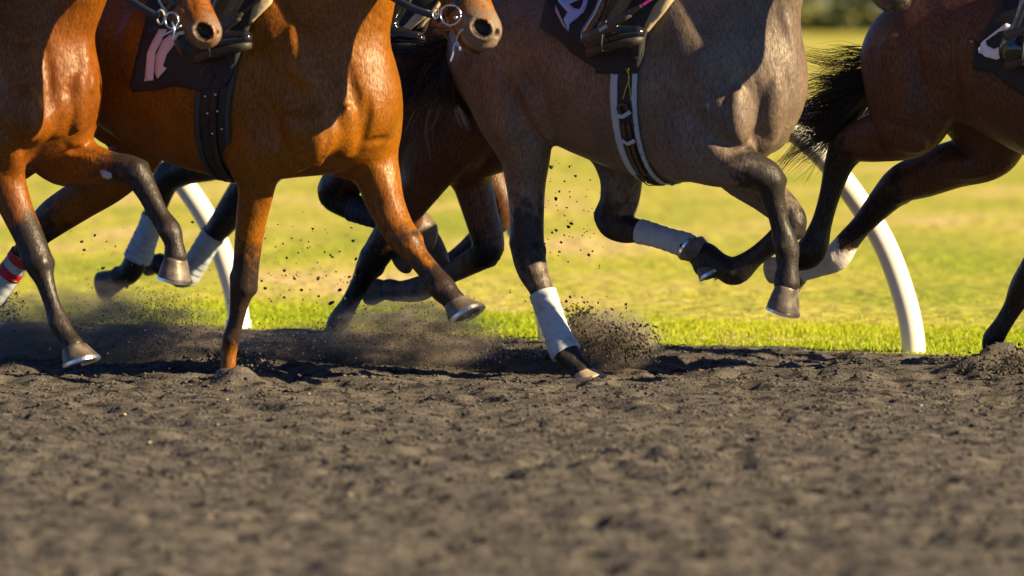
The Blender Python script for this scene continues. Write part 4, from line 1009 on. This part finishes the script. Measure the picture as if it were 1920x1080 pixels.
# ---------------------------------------------------------------- D: liver bay at the right edge
def horse_D():
    h = Horse('D', -17.60, (1420, 2620), 'liver bay horse at the right edge with streaming black tail and one white sock', .0078); HS['D'] = h; f = h.f
    h.torso([(1690, 140, 70, .15), (1722, 112, 100, .22), (1775, 92, 125, .265), (1830, 85, 138, .27), (1895, 98, 158, .28), (1985, 122, 182, .285), (2085, 140, 198, .275), (2175, 150, 185, .24), (2235, 170, 140, .20), (2262, 185, 100, .155)])
    h.tor = f.d.copy()
    f.chain([(2180, 110, 0, 160, .70), (2235, 10, 0, 135, .54), (2300, -70, 0, 108, .50), (2370, -150, 0, 84, .5), (2420, -200, .0, 68, .6)], .06)
    f.chain([(2425, -200, .0, 66, .62), (2455, -140, .0, 72, .50), (2490, -70, .0, 60, .52), (2522, -10, .0, 44, .62), (2548, 40, .0, 38, .85)], .03)
    f.chain([(2060, -40, .12, 60, .5), (2110, 60, .17, 78, .45), (2170, 160, .165, 66, .6), (2205, 218, .15, 54, .85)], .045)
    f.chain([(2205, 222, .15, 54, .8), (2150, 262, .16, 60, .7), (2110, 285, .155, 50, .7)], .035)
    h.leg('nf', [(2110, 262, .15, 60, .75), (2050, 330, .13, 46, .85), (1995, 410, .10, 36, 1, .1), (1948, 490, .08, 29, 1, .7), (1920, 538, .06, 27, 1, 1), (1900, 575, .05, 19, 1, 1), (1880, 608, .05, 17.5, 1, 1), (1862, 637, .04, 20.5, 1, .8), (1860, 660, .03, 16, 1, .8), (1863, 680, .03, 18, 1, .8)])
    h.leg('ff', [(2200, 262, -.15, 60, .75), (2260, 330, -.13, 46, .85), (2310, 390, -.12, 34, 1, .1), (2345, 430, -.12, 28, 1, .8), (2320, 490, -.12, 19, 1, 1), (2290, 550, -.12, 18, 1, 1), (2270, 580, -.12, 21, 1, 1), (2265, 610, -.12, 18, 1, 1)])
    h.leg('nh', [(1715, 110, .13, 100, .8), (1712, 180, .15, 92, .8), (1702, 232, .15, 66, .85), (1645, 258, .14, 46, .9, .1), (1596, 270, .13, 36, .95, .7), (1574, 305, .13, 28, 1, 1), (1556, 365, .13, 20, 1, 1), (1540, 420, .13, 20, 1, 1), (1521, 470, .13, 29, 1, 1), (1492, 489, .13, 21, 1, 1), (1470, 497, .13, 22, 1, 1)], det=(4, 8, 1))
    h.leg('fh', [(1830, 150, -.14, 110, .8), (1862, 250, -.15, 68, .9), (1850, 298, -.145, 42, .95), (1790, 308, -.14, 45, 1), (1735, 328, -.14, 42, 1, .2), (1690, 345, -.13, 36, .95, .7), (1655, 378, -.13, 28, 1, 1), (1618, 420, -.13, 21, 1, 1), (1592, 450, -.13, 22, 1, 1.3), (1568, 482, -.13, 26, 1, 2), (1535, 500, -.13, 19.5, 1, 2), (1505, 511, -.13, 17, 1, 2)], det=(5, 9, 1))
    f.bump(1680, 150, 75, 80, 34, .02, k=.03); f.bump(1762, 150, 80, 70, 26, .018, k=.03); f.bump(1820, 150, 100, 80, 30, .02, k=.02); f.bump(1690, 262, 10, 50, 26, .02, k=.02)
    f.groove([(1788, 90), (1790, 140), (1810, 190)], .012, .45); f.groove([(1600, 262), (1640, 268), (1660, 290)], .008, .5); f.groove([(1760, 225), (1785, 215), (1815, 215)], .012, .5)
    f.groove([(1705, 60), (1722, 110), (1728, 160)], .010, .5); f.bump(1800, 315, -5, 60, 22, .02)
    h.ears(2425, -205)
    h.finish()
    h.hoof((1467, 497), (1446, 500), (-.2, 1), .13, L=52, W=.058, m='hoof_pale', shoe=False)
    h.hoof((1502, 512), (1480, 520), (-.2, 1), -.13, L=56); h.hoof((1864, 682), (1866, 700), (1, 0), .03, L=58, shoe=False); h.hoof((2264, 620), (2255, 655), (.8, .5), -.12)
    cl = h.patch('saddle_cloth', [(1900, -80), (1870, 25), (1842, 65), (1828, 100), (1827, 130), (1862, 135), (1900, 165), (1960, 200), (2060, 190), (2070, -80)], .006, M['cloth'], .005)
    wh = M['num_white']
    h.patch('numeral', [(1832, 92), (1850, 76), (1890, 46), (1908, 54), (1905, 62), (1893, 58), (1876, 62), (1852, 78), (1854, 86), (1868, 93), (1880, 88), (1897, 74), (1900, 84), (1884, 106), (1873, 112), (1850, 106), (1833, 99)], .0125, wh, .0012, 6, cl)
    g = h.ring('girth', 2080, -.08, .07, M['girth'], .006, .010)
    tl = h.hair('tail', [[(1668, 98, .05), (1605, 98, .08), (1555, 105, .09), (1492, 92, .09)], [(1665, 112, .05), (1600, 135, .08), (1550, 140, .09), (1490, 122, .09)], [(1662, 125, .05), (1592, 160, .08), (1545, 178, .09), (1490, 178, .09)],
                         [(1660, 135, .05), (1585, 185, .08), (1535, 210, .09), (1478, 228, .09)], [(1658, 145, .06), (1582, 205, .09), (1525, 240, .1), (1462, 262, .1)], [(1656, 150, .07), (1580, 218, .1), (1525, 262, .1), (1470, 322, .1)], [(1655, 150, .08), (1592, 215, .12), (1545, 265, .12), (1500, 318, .12)]], 1750, M['hair'], 31, r0=.0011, wild=.036, spread=.5)
horse_D()

# ---------------------------------------------------------------- E: dark bay running inside, between B and C
def horse_E():
    h = Horse('E', -17.22, (420, 1290), 'dark bay horse half hidden behind the golden bay, white-footed foreleg planted', .0085); HS['E'] = h; f = h.f
    h.torso([(470, 130, 80, .17), (520, 110, 115, .23), (580, 105, 135, .265), (650, 115, 160, .275), (730, 138, 183, .28), (810, 150, 196, .275), (880, 155, 180, .24), (930, 175, 140, .20), (955, 185, 100, .155)])
    h.tor = f.d.copy()
    f.chain([(880, 110, 0, 160, .70), (930, 20, 0, 135, .54), (985, -60, 0, 108, .50), (1045, -140, 0, 84, .5), (1100, -190, .0, 68, .6)], .06)
    f.chain([(1105, -190, 0, 66, .62), (1135, -130, 0, 72, .50), (1170, -60, 0, 60, .52), (1200, 0, 0, 44, .62), (1225, 50, 0, 38, .85)], .03)
    f.chain([(760, -40, .12, 60, .5), (810, 60, .17, 78, .45), (865, 160, .165, 66, .6), (895, 218, .15, 54, .85)], .045)
    f.chain([(895, 222, .15, 54, .8), (850, 262, .16, 60, .7), (815, 285, .155, 50, .7)], .035)
    h.leg('nf', [(825, 262, .15, 62, .75), (800, 325, .14, 48, .85), (772, 372, .13, 38, .95), (735, 432, .12, 32, 1, .4), (698, 490, .11, 27, 1, 1), (680, 524, .10, 20, 1, 1), (657, 566, .10, 17, 1, 1), (634, 604, .10, 20.5, 1, 1), (627, 626, .10, 17.5, 1, 1.4), (621, 642, .10, 19, 1, 2)], det=(4, 7, 1))
    h.leg('ff', [(885, 262, -.13, 58, .8), (884, 330, -.12, 40, .9, .0), (900, 395, -.12, 33, 1, .2), (914, 445, -.12, 31, 1, .6), (912, 472, -.12, 28, 1, .9), (872, 498, -.12, 22, 1, 2.7), (825, 522, -.12, 19, 1, 2.8), (788, 541, -.12, 24, 1, 2.8), (752, 546, -.12, 20, 1, 2.8), (730, 543, -.12, 21, 1, 2.8)], det=(4, 7, 1))
    h.leg('nh', [(600, 170, .1, 95, .8), (690, 240, .08, 60, .9), (672, 310, .04, 42, 1, .3), (627, 357, .02, 33, .95, 1), (650, 382, .02, 27, 1, 1), (685, 398, .02, 23, 1, 1), (740, 412, .02, 22, 1, 1), (788, 426, .02, 29, 1, 2.8), (798, 452, .02, 20, 1, 2.8), (780, 468, .02, 22, 1, 2.8)])
    h.leg('fh', [(620, 170, -.14, 90, .8), (720, 250, -.15, 56, .9), (735, 330, -.15, 40, 1, .3), (710, 395, -.15, 30, .95, 1), (760, 420, -.15, 20, 1, 1), (800, 445, -.15, 22, 1, 2.8), (822, 475, -.15, 17, 1, 2.8), (824, 485, -.15, 18, 1, 2.8)])
    f.bump(880, 320, 85, 60, 14, .014, k=.012); f.groove([(890, 340), (905, 390), (912, 430)], .008, .5); f.bump(800, 210, 60, 50, 26, .02, k=.03)
    h.ears(1105, -195)
    h.finish()
    h.hoof((621, 644), (617, 668), (1, .1), .10, L=58, m='hoof_pale', shoe=False)
    h.hoof((727, 543), (701, 540), (-.1, 1), -.12, L=52); h.hoof((774, 470), (750, 486), (-.5, .85), .02, L=50, W=.055, shoe=False); h.hoof((824, 487), (822, 505), (1, .2), -.15, L=46)
    h.wrap('bandage', 'nh', (664, 390), (745, 414), M['band_dark'], .004)
    h.patch('saddle_cloth', [(700, -100), (690, 20), (700, 70), (770, 95), (800, 60), (815, 20), (830, -100)], .006, M['cloth'], .005)
    h.patch('stirrup_leather', [(737, 82), (734, 92), (806, 34), (812, 24), (795, 20)], .016, M['silver'], .010, 7)
    h.patch('saddle_pad', [(786, 56), (812, 26), (834, -10), (842, -10), (820, 24), (796, 52)], .010, M['beige'], .010, 7)
horse_E()

# ---------------------------------------------------------------- F: brown horse on the rail
def horse_F():
    h = Horse('F', -17.88, (160, 1270), 'brown horse on the rail, only its pale-bandaged hind legs show', .009); HS['F'] = h; f = h.f
    h.torso([(385, 140, 80, .17), (430, 118, 110, .23), (490, 108, 132, .26), (570, 110, 145, .265), (660, 125, 162, .27), (760, 140, 178, .265), (840, 150, 165, .23), (895, 170, 130, .19), (915, 180, 95, .15)])
    h.tor = f.d.copy()
    f.chain([(850, 110, 0, 140, .70), (905, 30, 0, 120, .54), (960, -50, 0, 100, .50), (1030, -110, 0, 80, .5), (1085, -150, .0, 64, .6)], .06)
    f.chain([(1090, -150, 0, 62, .62), (1120, -90, 0, 68, .50), (1155, -30, 0, 56, .52), (1185, 30, 0, 42, .62), (1205, 75, 0, 36, .85)], .03)
    h.leg('nh', [(455, 170, .12, 95, .8), (452, 262, .13, 56, .9), (400, 300, .12, 38, 1, .4), (348, 316, .12, 31, 1, .9), (314, 334, .12, 29, .95, 1), (299, 370, .12, 22, 1, 1), (280, 428, .12, 20, 1, 1), (260, 478, .12, 23, 1, 1), (243, 510, .12, 22, 1, 1), (222, 521, .12, 21, 1, 1)])
    h.leg('fh', [(530, 180, -.13, 95, .8), (520, 270, -.13, 54, .9), (490, 320, -.12, 38, 1, .4), (452, 368, -.12, 31, .95, 1), (424, 410, -.12, 27, 1, 1), (396, 446, -.12, 21, 1, 1), (368, 490, -.12, 20, 1, 1), (344, 516, -.12, 24, 1, 1), (318, 506, -.12, 20, 1, 1), (300, 495, -.12, 21, 1, 1)])
    h.leg('nf', [(860, 240, .13, 54, .75), (905, 320, .12, 40, .85), (938, 375, .11, 28, 1), (935, 410, .10, 25, 1, .5), (905, 440, .10, 22, 1, 1), (870, 470, .10, 17, 1, 1), (845, 492, .10, 18, 1, 1)])
    h.leg('ff', [(900, 240, -.13, 52, .8), (960, 310, -.13, 38, .9), (985, 370, -.13, 26, 1, .1), (990, 410, -.13, 24, 1, .8), (990, 460, -.13, 17, 1, 1), (1008, 525, -.13, 15, 1, 1), (1020, 560, -.13, 16, 1, 1)])
    h.ears(1090, -155)
    h.finish()
    h.hoof((226, 521), (192, 529), (-.15, 1), .12, L=58, W=.056, shoe=False); h.hoof((298, 495), (284, 491), (-.1, 1), -.12, L=44, shoe=False)
    h.hoof((842, 494), (828, 498), (-.2, 1), .10, L=44, shoe=False); h.hoof((1022, 566), (1030, 588), (1, .2), -.13, L=36, W=.05, shoe=False)
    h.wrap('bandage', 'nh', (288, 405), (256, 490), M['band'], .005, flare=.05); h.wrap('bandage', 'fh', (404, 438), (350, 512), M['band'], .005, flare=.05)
horse_F()

# ================================================================== jockeys
def jockey(key, heel, ball, shin, label, silk, boot_t=.34, whip=None, pink=False):
    """heel, ball, shin: pixels of the near boot. The rider crouches over the withers; most of him is above the frame."""
    h = HS[key]; lane = h.lane
    lp = lambda p, t: np.array([at(p[0], p[1], lane+t)[0][0], t, at(p[0], p[1], lane+t)[0][2]])
    H0, B0, S0 = lp(heel, boot_t), lp(ball, boot_t), lp(shin, boot_t-.02)
    fd = B0-H0; fd /= np.linalg.norm(fd); toe = B0+fd*.075
    base = to_world(np.array([H0[0], lane, H0[2]-.04]))
    T = thing('person', base, label, 'person', 'jockeys riding the racehorses')
    sd = S0-H0; sd /= np.linalg.norm(sd)
    knee = H0+sd*.40+np.array([.06, -.03, 0])
    hip = np.array([H0[0]-.10, .10, H0[2]+.62]); pel = np.array([hip[0]-.04, 0, hip[2]+.05])
    ches = pel+np.array([.42, 0, .16]); head = ches+np.array([.27, 0, .13])
    f = Field(lane, np.array([H0[0]-.45, -.55, H0[2]-.05]), np.array([H0[0]+1.1, .55, H0[2]+1.2]), .015)
    c = lambda rows, k=.04: f.chain([list(p)+[r, kk, 0] for p, r, kk in rows], k, 4, local=True)
    c([(pel, .13, 1.15), (pel*.5+ches*.5+np.array([0, 0, .02]), .125, 1.15), (ches, .13, 1.35)])
    c([(ches, .07, 1), (ches*.5+head*.5, .055, 1), (head, .10, .8)], .02)
    for sg in (1, -1):
        m = np.array([1, sg, 1])
        c([(hip*m, .10, 1), ((hip*.5+knee*.5)*m, .085, 1), (knee*m, .062, 1)])
        c([(knee*m, .06, 1), ((H0+sd*.33)*m, .048, 1)], .02)
        sh = ches+np.array([.02, sg*.17, .02]); el = ches+np.array([.05, sg*.24, -.22]); ha = ches+np.array([.30, sg*.10, -.27])
        c([(sh, .06, 1), (el, .045, 1), (ha, .032, 1)], .03)
        for j in range(4):            # four curled fingers and a thumb
            k0 = ha+np.array([.03, (j-1.5)*.019*sg, .0]); c([(k0, .011, 1), (k0+np.array([.045, 0, -.015]), .010, 1), (k0+np.array([.035, 0, -.045]), .009, 1)], .008)
        c([(ha+np.array([.0, -sg*.03, .0]), .012, 1), (ha+np.array([.03, -sg*.045, .01]), .010, 1), (ha+np.array([.055, -sg*.035, .0]), .009, 1)], .008)
    c([(head+np.array([.085, 0, -.03]), .014, 1), (head+np.array([.108, 0, -.055]), .014, 1)], .012)   # nose
    V, Q = f.mesh(2); body = put('body', f.world(V), Q, M['breech'], T, base)
    body.data.materials.append(M['silk%d' % silk]); body.data.materials.append(M['skinp'])
    ce = V[Q].mean(1); mi = np.zeros(len(Q), np.int32)
    mi[(ce[:, 2] > pel[2]-.02) & (ce[:, 0] > pel[0]+.06) | ((ce[:, 0] > ches[0]-.1) & (ce[:, 2] > ches[2]-.36))] = 1
    mi[np.linalg.norm(ce-head, axis=1) < .135] = 2; mi[np.linalg.norm((ce-(ches+np.array([.34, 0, -.28])))*np.array([1, .45, 1]), axis=1) < .085] = 2
    body.data.polygons.foreach_set('material_index', mi)
    hv = []; 
    A = np.linspace(0, 2*math.pi, 25)[:-1]
    for e in np.linspace(-.25, 1.5, 9):
        for a in A: hv.append(head+np.array([.0, 0, .025])+.125*np.array([math.cos(e)*math.cos(a)*1.08, math.cos(e)*math.sin(a)*.92, math.sin(e)]))
    F = [(i*24+k, i*24+(k+1) % 24, (i+1)*24+(k+1) % 24, (i+1)*24+k) for i in range(8) for k in range(24)]+[tuple(8*24+k for k in range(24))]
    put('helmet', h.f.world(np.array(hv)), F, M['silk%d' % silk], T, base)
    for sg in (1, -1):
        m = np.array([1, sg, 1]); g = Field(lane, np.minimum(H0, B0)*m-np.array([.14, .14, .08]) if sg > 0 else np.array([min(H0[0], B0[0])-.14, -boot_t-.14, min(H0[2], B0[2])-.08]),
                  np.array([max(toe[0], knee[0])+.12, (boot_t+.14) if sg > 0 else (-boot_t+.14), knee[2]+.05]), .006)
        c = lambda rows, k=.03: g.chain([list(p*m)+[r, kk, 0] for p, r, kk in rows], k, 4, local=True)
        up = np.array([0, 0, 1.0])
        c([(H0+up*.028, .034, .9), ((H0+B0)/2+up*.034, .036, .95), (B0+up*.028, .034, 1.15), (toe+up*.022, .024, 1.1)], .02)
        c([(H0+up*.04+sd*.02, .040, .9), (H0+sd*.14, .047, 1), (H0+sd*.27, .060, 1), (H0+sd*.36, .064, 1)], .03)
        V, Q = g.mesh(2); bo = put('boot', g.world(V), Q, M['patent'], T, base)
        # sole: a slab under the foot with a heel block
        sp = []; nS = 20
        for (dz, q) in ((-.014, .98), (.004, 1.0), (.008, .93)):
            for i in range(nS):
                a = 2*math.pi*i/nS; ln = np.linalg.norm(toe-H0); x = math.cos(a); y = math.sin(a)
                w = .036*(1.12 if x > 0 else .92)
                ctr = (H0+toe)/2; p = ctr+fd*(x*(ln/2+.020)*q)+np.array([0, 1, 0])*np.sign(y)*abs(y)**.7*w*q+up*dz
                if x < -.35 and dz < 0: p = p-up*.012
                sp.append(p*m)
        F = [(i*nS+k, i*nS+(k+1) % nS, (i+1)*nS+(k+1) % nS, (i+1)*nS+k) for i in range(2) for k in range(nS)]+[tuple(range(nS))[::-1], tuple(2*nS+k for k in range(nS))]
        put('sole', h.f.world(np.array(sp)), F, M['sole'], bo, base)
        # stirrup iron belongs to the saddle
        s0 = B0-fd*.035; arch = [s0+up*(-.016)+np.array([0, .055*math.cos(a), 0])*1.0+up*(.11*max(0, math.sin(a))) for a in np.linspace(0, math.pi, 16)]
        pts = np.array([p*m for p in arch+[arch[0]]]); v, ff = tube(h.f.world(pts), .0036, 8); 
        si = h.part('stirrup', v, ff, M['iron'])
        top = arch[8]*m; lt = np.array([top, top+np.array([-.02, -sg*.05, .16]), top+np.array([-.03, -sg*.12, .34])])
        v, ff = tube(h.f.world(lt), .012, 8, flat=.3, flatdir=ND); h.part('stirrup_leather', v, ff, M['blackleather'], si)
    if whip:
        pts = [lp(p, p[2]) for p in whip]; W = h.f.world(np.array(pts))
        wt = thing('riding_whip', W[0], whip_labels[key], 'whip', 'riding whips held by the jockeys')
        v, ff = tube(catmull(W[:2], 6), np.linspace(.0165, .0145, 7), 10, flat=.55, flatdir=ND); put('flap', v, ff, M['whip'], wt, W[0])
        v, ff = tube(catmull(W[1:3], 6), np.linspace(.010, .0055, 7), 10); put('keeper', v, ff, M['whip'], wt, W[0])
        v, ff = tube(catmull(W[2:], 6), .0045, 10); put('shaft', v, ff, M['pink' if pink else 'blackleather'], wt, W[0])
        if key == 'C':
            q = W[0]*.55+W[1]*.45; d = (W[1]-W[0])/np.linalg.norm(W[1]-W[0]); sdv = np.cross(d, ND); sdv /= np.linalg.norm(sdv); o = q+ND*.0105
            vv = [o-d*.017-sdv*.0055, o+d*.017-sdv*.0055, o+d*.017+sdv*.0055, o-d*.017+sdv*.0055]; vv += [x-ND*.002 for x in vv]
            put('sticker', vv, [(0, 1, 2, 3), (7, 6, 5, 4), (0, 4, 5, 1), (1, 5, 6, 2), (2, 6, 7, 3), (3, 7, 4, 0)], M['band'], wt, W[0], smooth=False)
whip_labels = {'B': 'thin black riding whip above the bright bay muzzle', 'C': 'riding whip with pink shaft beside the boot on the dark brown horse', 'D': 'dark riding whip over the white numeral at the right edge', 'E': ''}
jockey('B', (372, 104), (426, 92), (428, -10), 'jockey on the golden bay, glossy black boot behind the bay muzzle', 0, whip=[(412, 58, .44), (448, 30, .44), (455, 24, .44), (495, -8, .42), (540, -50, .40)])
jockey('C', (1108, 94), (1160, 82), (1160, -20), 'jockey on the dark brown horse, black boot above the pale girth', 1, whip=[(1095, 76, .44), (1181, 24, .44), (1203, 10, .44), (1225, -4, .43), (1290, -40, .40)], pink=True)
jockey('D', (1893, 118), (1948, 108), (1935, 20), 'jockey on the liver bay at the right edge, blue-black boot', 2, whip=[(1884, 68, .44), (1935, 50, .44), (1955, 40, .44), (2000, 20, .43), (2050, -10, .40)])
jockey('E', (706, 82), (752, 84), (752, -20), 'jockey on the dark bay, boot sole glimpsed above the black tail', 3)

# ================================================================== flying dirt
def cloud(n, blobs, seed, lane, slo, shi, fine=False):
    """blobs: px, py, sx_px, sy_px, st_m, weight."""
    def dist(n, r):
        w = np.array([b[5] for b in blobs], float); w /= w.sum(); k = r.choice(len(blobs), n, p=w); Bq = np.array(blobs)[k]
        x = Bq[:, 0]+r.normal(size=n)*Bq[:, 2]; y = Bq[:, 1]+r.normal(size=n)*Bq[:, 3]; t = r.normal(size=n)*Bq[:, 4]
        d = raydir(x, y); kk = (lane+t)/(d@ND); P = CAMP+d*kk[:, None]
        g = P[:, 2] < .012; P[g, 2] = .012+.05*r.random(g.sum())**2
        return P
    return crumbs(n, slo, shi, dist, seed, fine=fine)
M['dust'] = mat('flying_dirt', (0.075, 0.062, 0.050), .9, noise=(5, (0.12, 0.10, 0.08), .4, .6))
M['clod'] = mat('dark_clod', (0.028, 0.024, 0.020), .9)
def spray(label, n, blobs, seed, lane, slo, shi, m='dust'):
    v, f = cloud(n, blobs, seed, lane, slo, shi, n > 9000); tag(put('flying_dirt', v, f, M[m], smooth=False), label, kind='stuff')
spray('dirt spray thrown up behind the dark brown horse hind hoof', 7000, [(1085, 610, 18, 22, .08, 1), (1120, 630, 26, 22, .08, 2), (1150, 640, 35, 18, .10, 2.4), (1175, 655, 30, 14, .1, 1.4)], 51, -16.95, .0012, .0075, 'clod')
spray('dirt dust hanging behind the bright bay foreleg', 16000, [(30, 655, 60, 26, .25, 2.2), (200, 640, 70, 30, .25, 2.6), (300, 600, 50, 26, .25, 1.6), (330, 650, 60, 22, .25, 2.0), (230, 585, 60, 22, .25, .8)], 52, -16.6, .0010, .0040)
spray('dirt dust hanging between the planted forelegs', 16000, [(500, 650, 40, 18, .25, 1.2), (600, 650, 50, 18, .25, 1.6), (720, 640, 60, 24, .25, 2.2), (820, 640, 55, 22, .25, 2.0), (780, 600, 60, 22, .25, .8), (960, 650, 50, 14, .2, .8)], 53, -16.9, .0010, .0040)
spray('dark clods kicked up under the golden bay', 420, [(560, 480, 70, 60, .3, 1), (600, 560, 70, 50, .3, 1), (240, 470, 90, 70, .3, 1), (1000, 480, 60, 80, .3, 1), (1080, 400, 40, 60, .3, 1), (650, 610, 120, 30, .3, 1)], 54, -17.0, .0020, .0085, 'clod')
spray('dirt heaped round the planted hoof at the right edge', 2600, [(1830, 690, 26, 8, .12, 1), (1900, 685, 22, 14, .12, 1.4)], 55, -17.5, .0015, .008, 'clod')
spray('dirt heaped round the golden bay planted hoof', 1500, [(430, 690, 28, 6, .1, 1), (480, 690, 14, 8, .1, .6)], 56, -16.3, .0015, .009, 'dust')
spray('dark spray behind the striped bandage', 1200, [(10, 580, 18, 25, .1, 1), (5, 620, 25, 20, .1, 1)], 57, -16.6, .0012, .006, 'clod')

def dust_puff(label, px, py, rx, ry, rt, lane, dens, seed):
    """A soft body of hanging dust: a closed shell filled with uneven fine powder."""
    m = bpy.data.materials.new('dust_haze'); m.use_nodes = True; nt = m.node_tree; L = nt.links
    nt.nodes.remove(nt.nodes['Principled BSDF'])
    v = nt.nodes.new('ShaderNodeVolumePrincipled'); v.inputs['Color'].default_value = (.72, .62, .52, 1); v.inputs['Anisotropy'].default_value = .1
    L.new(v.outputs[0], nt.nodes['Material Output'].inputs['Volume'])
    tc = nt.nodes.new('ShaderNodeTexCoord'); ln = nt.nodes.new('ShaderNodeVectorMath'); ln.operation = 'LENGTH'; L.new(tc.outputs['Object'], ln.inputs[0])
    fr = nt.nodes.new('ShaderNodeMapRange'); fr.interpolation_type = 'SMOOTHSTEP'; fr.inputs[1].default_value = 1.0; fr.inputs[2].default_value = .25; L.new(ln.outputs['Value'], fr.inputs[0])
    mp = nt.nodes.new('ShaderNodeMapping'); mp.inputs['Location'].default_value = (seed*3.1, seed*1.7, 0); mp.inputs['Scale'].default_value = (rx/60, 1.6, ry/32); L.new(tc.outputs['Object'], mp.inputs[0])
    n = nt.nodes.new('ShaderNodeTexNoise'); n.inputs['Scale'].default_value = 1.5; n.inputs['Detail'].default_value = 5; n.inputs['Roughness'].default_value = .62; L.new(mp.outputs[0], n.inputs['Vector'])
    nr = nt.nodes.new('ShaderNodeMapRange'); nr.inputs[1].default_value = .42; nr.inputs[2].default_value = .68; nr.inputs[3].default_value = .08; L.new(n.outputs['Fac'], nr.inputs[0])
    mu = nt.nodes.new('ShaderNodeMath'); mu.operation = 'MULTIPLY'; L.new(fr.outputs[0], mu.inputs[0]); L.new(nr.outputs[0], mu.inputs[1])
    m2 = nt.nodes.new('ShaderNodeMath'); m2.operation = 'MULTIPLY'; L.new(mu.outputs[0], m2.inputs[0]); m2.inputs[1].default_value = dens; L.new(m2.outputs[0], v.inputs['Density'])
    bm = bmesh.new(); bmesh.ops.create_icosphere(bm, subdivisions=3, radius=1.0); me = bpy.data.meshes.new('dust'); bm.to_mesh(me); bm.free(); me.materials.append(m)
    o = bpy.data.objects.new('dust', me); COL.objects.link(o)
    p, mm = at(px, py, lane); o.location = to_world(p[None])[0]; o.rotation_euler = (0, 0, -PHI); o.scale = (rx*mm/math.cos(PHI), rt, ry*mm)
    tag(o, label, kind='stuff')
dust_puff('soft dust behind the bright bay planted foreleg', 190, 622, 270, 105, .32, -16.55, 17, 1)
dust_puff('soft dust round the golden bay planted hoof', 560, 655, 150, 60, .26, -16.9, 22, 2)
dust_puff('soft dust under the golden bay raised hoof', 770, 628, 200, 90, .26, -16.9, 24, 3)
dust_puff('dark dust behind the white bandaged hind leg', 1135, 635, 115, 70, .18, -16.95, 34, 4)
dust_puff('thin dust at the left edge', 0, 630, 130, 100, .25, -16.4, 14, 5)
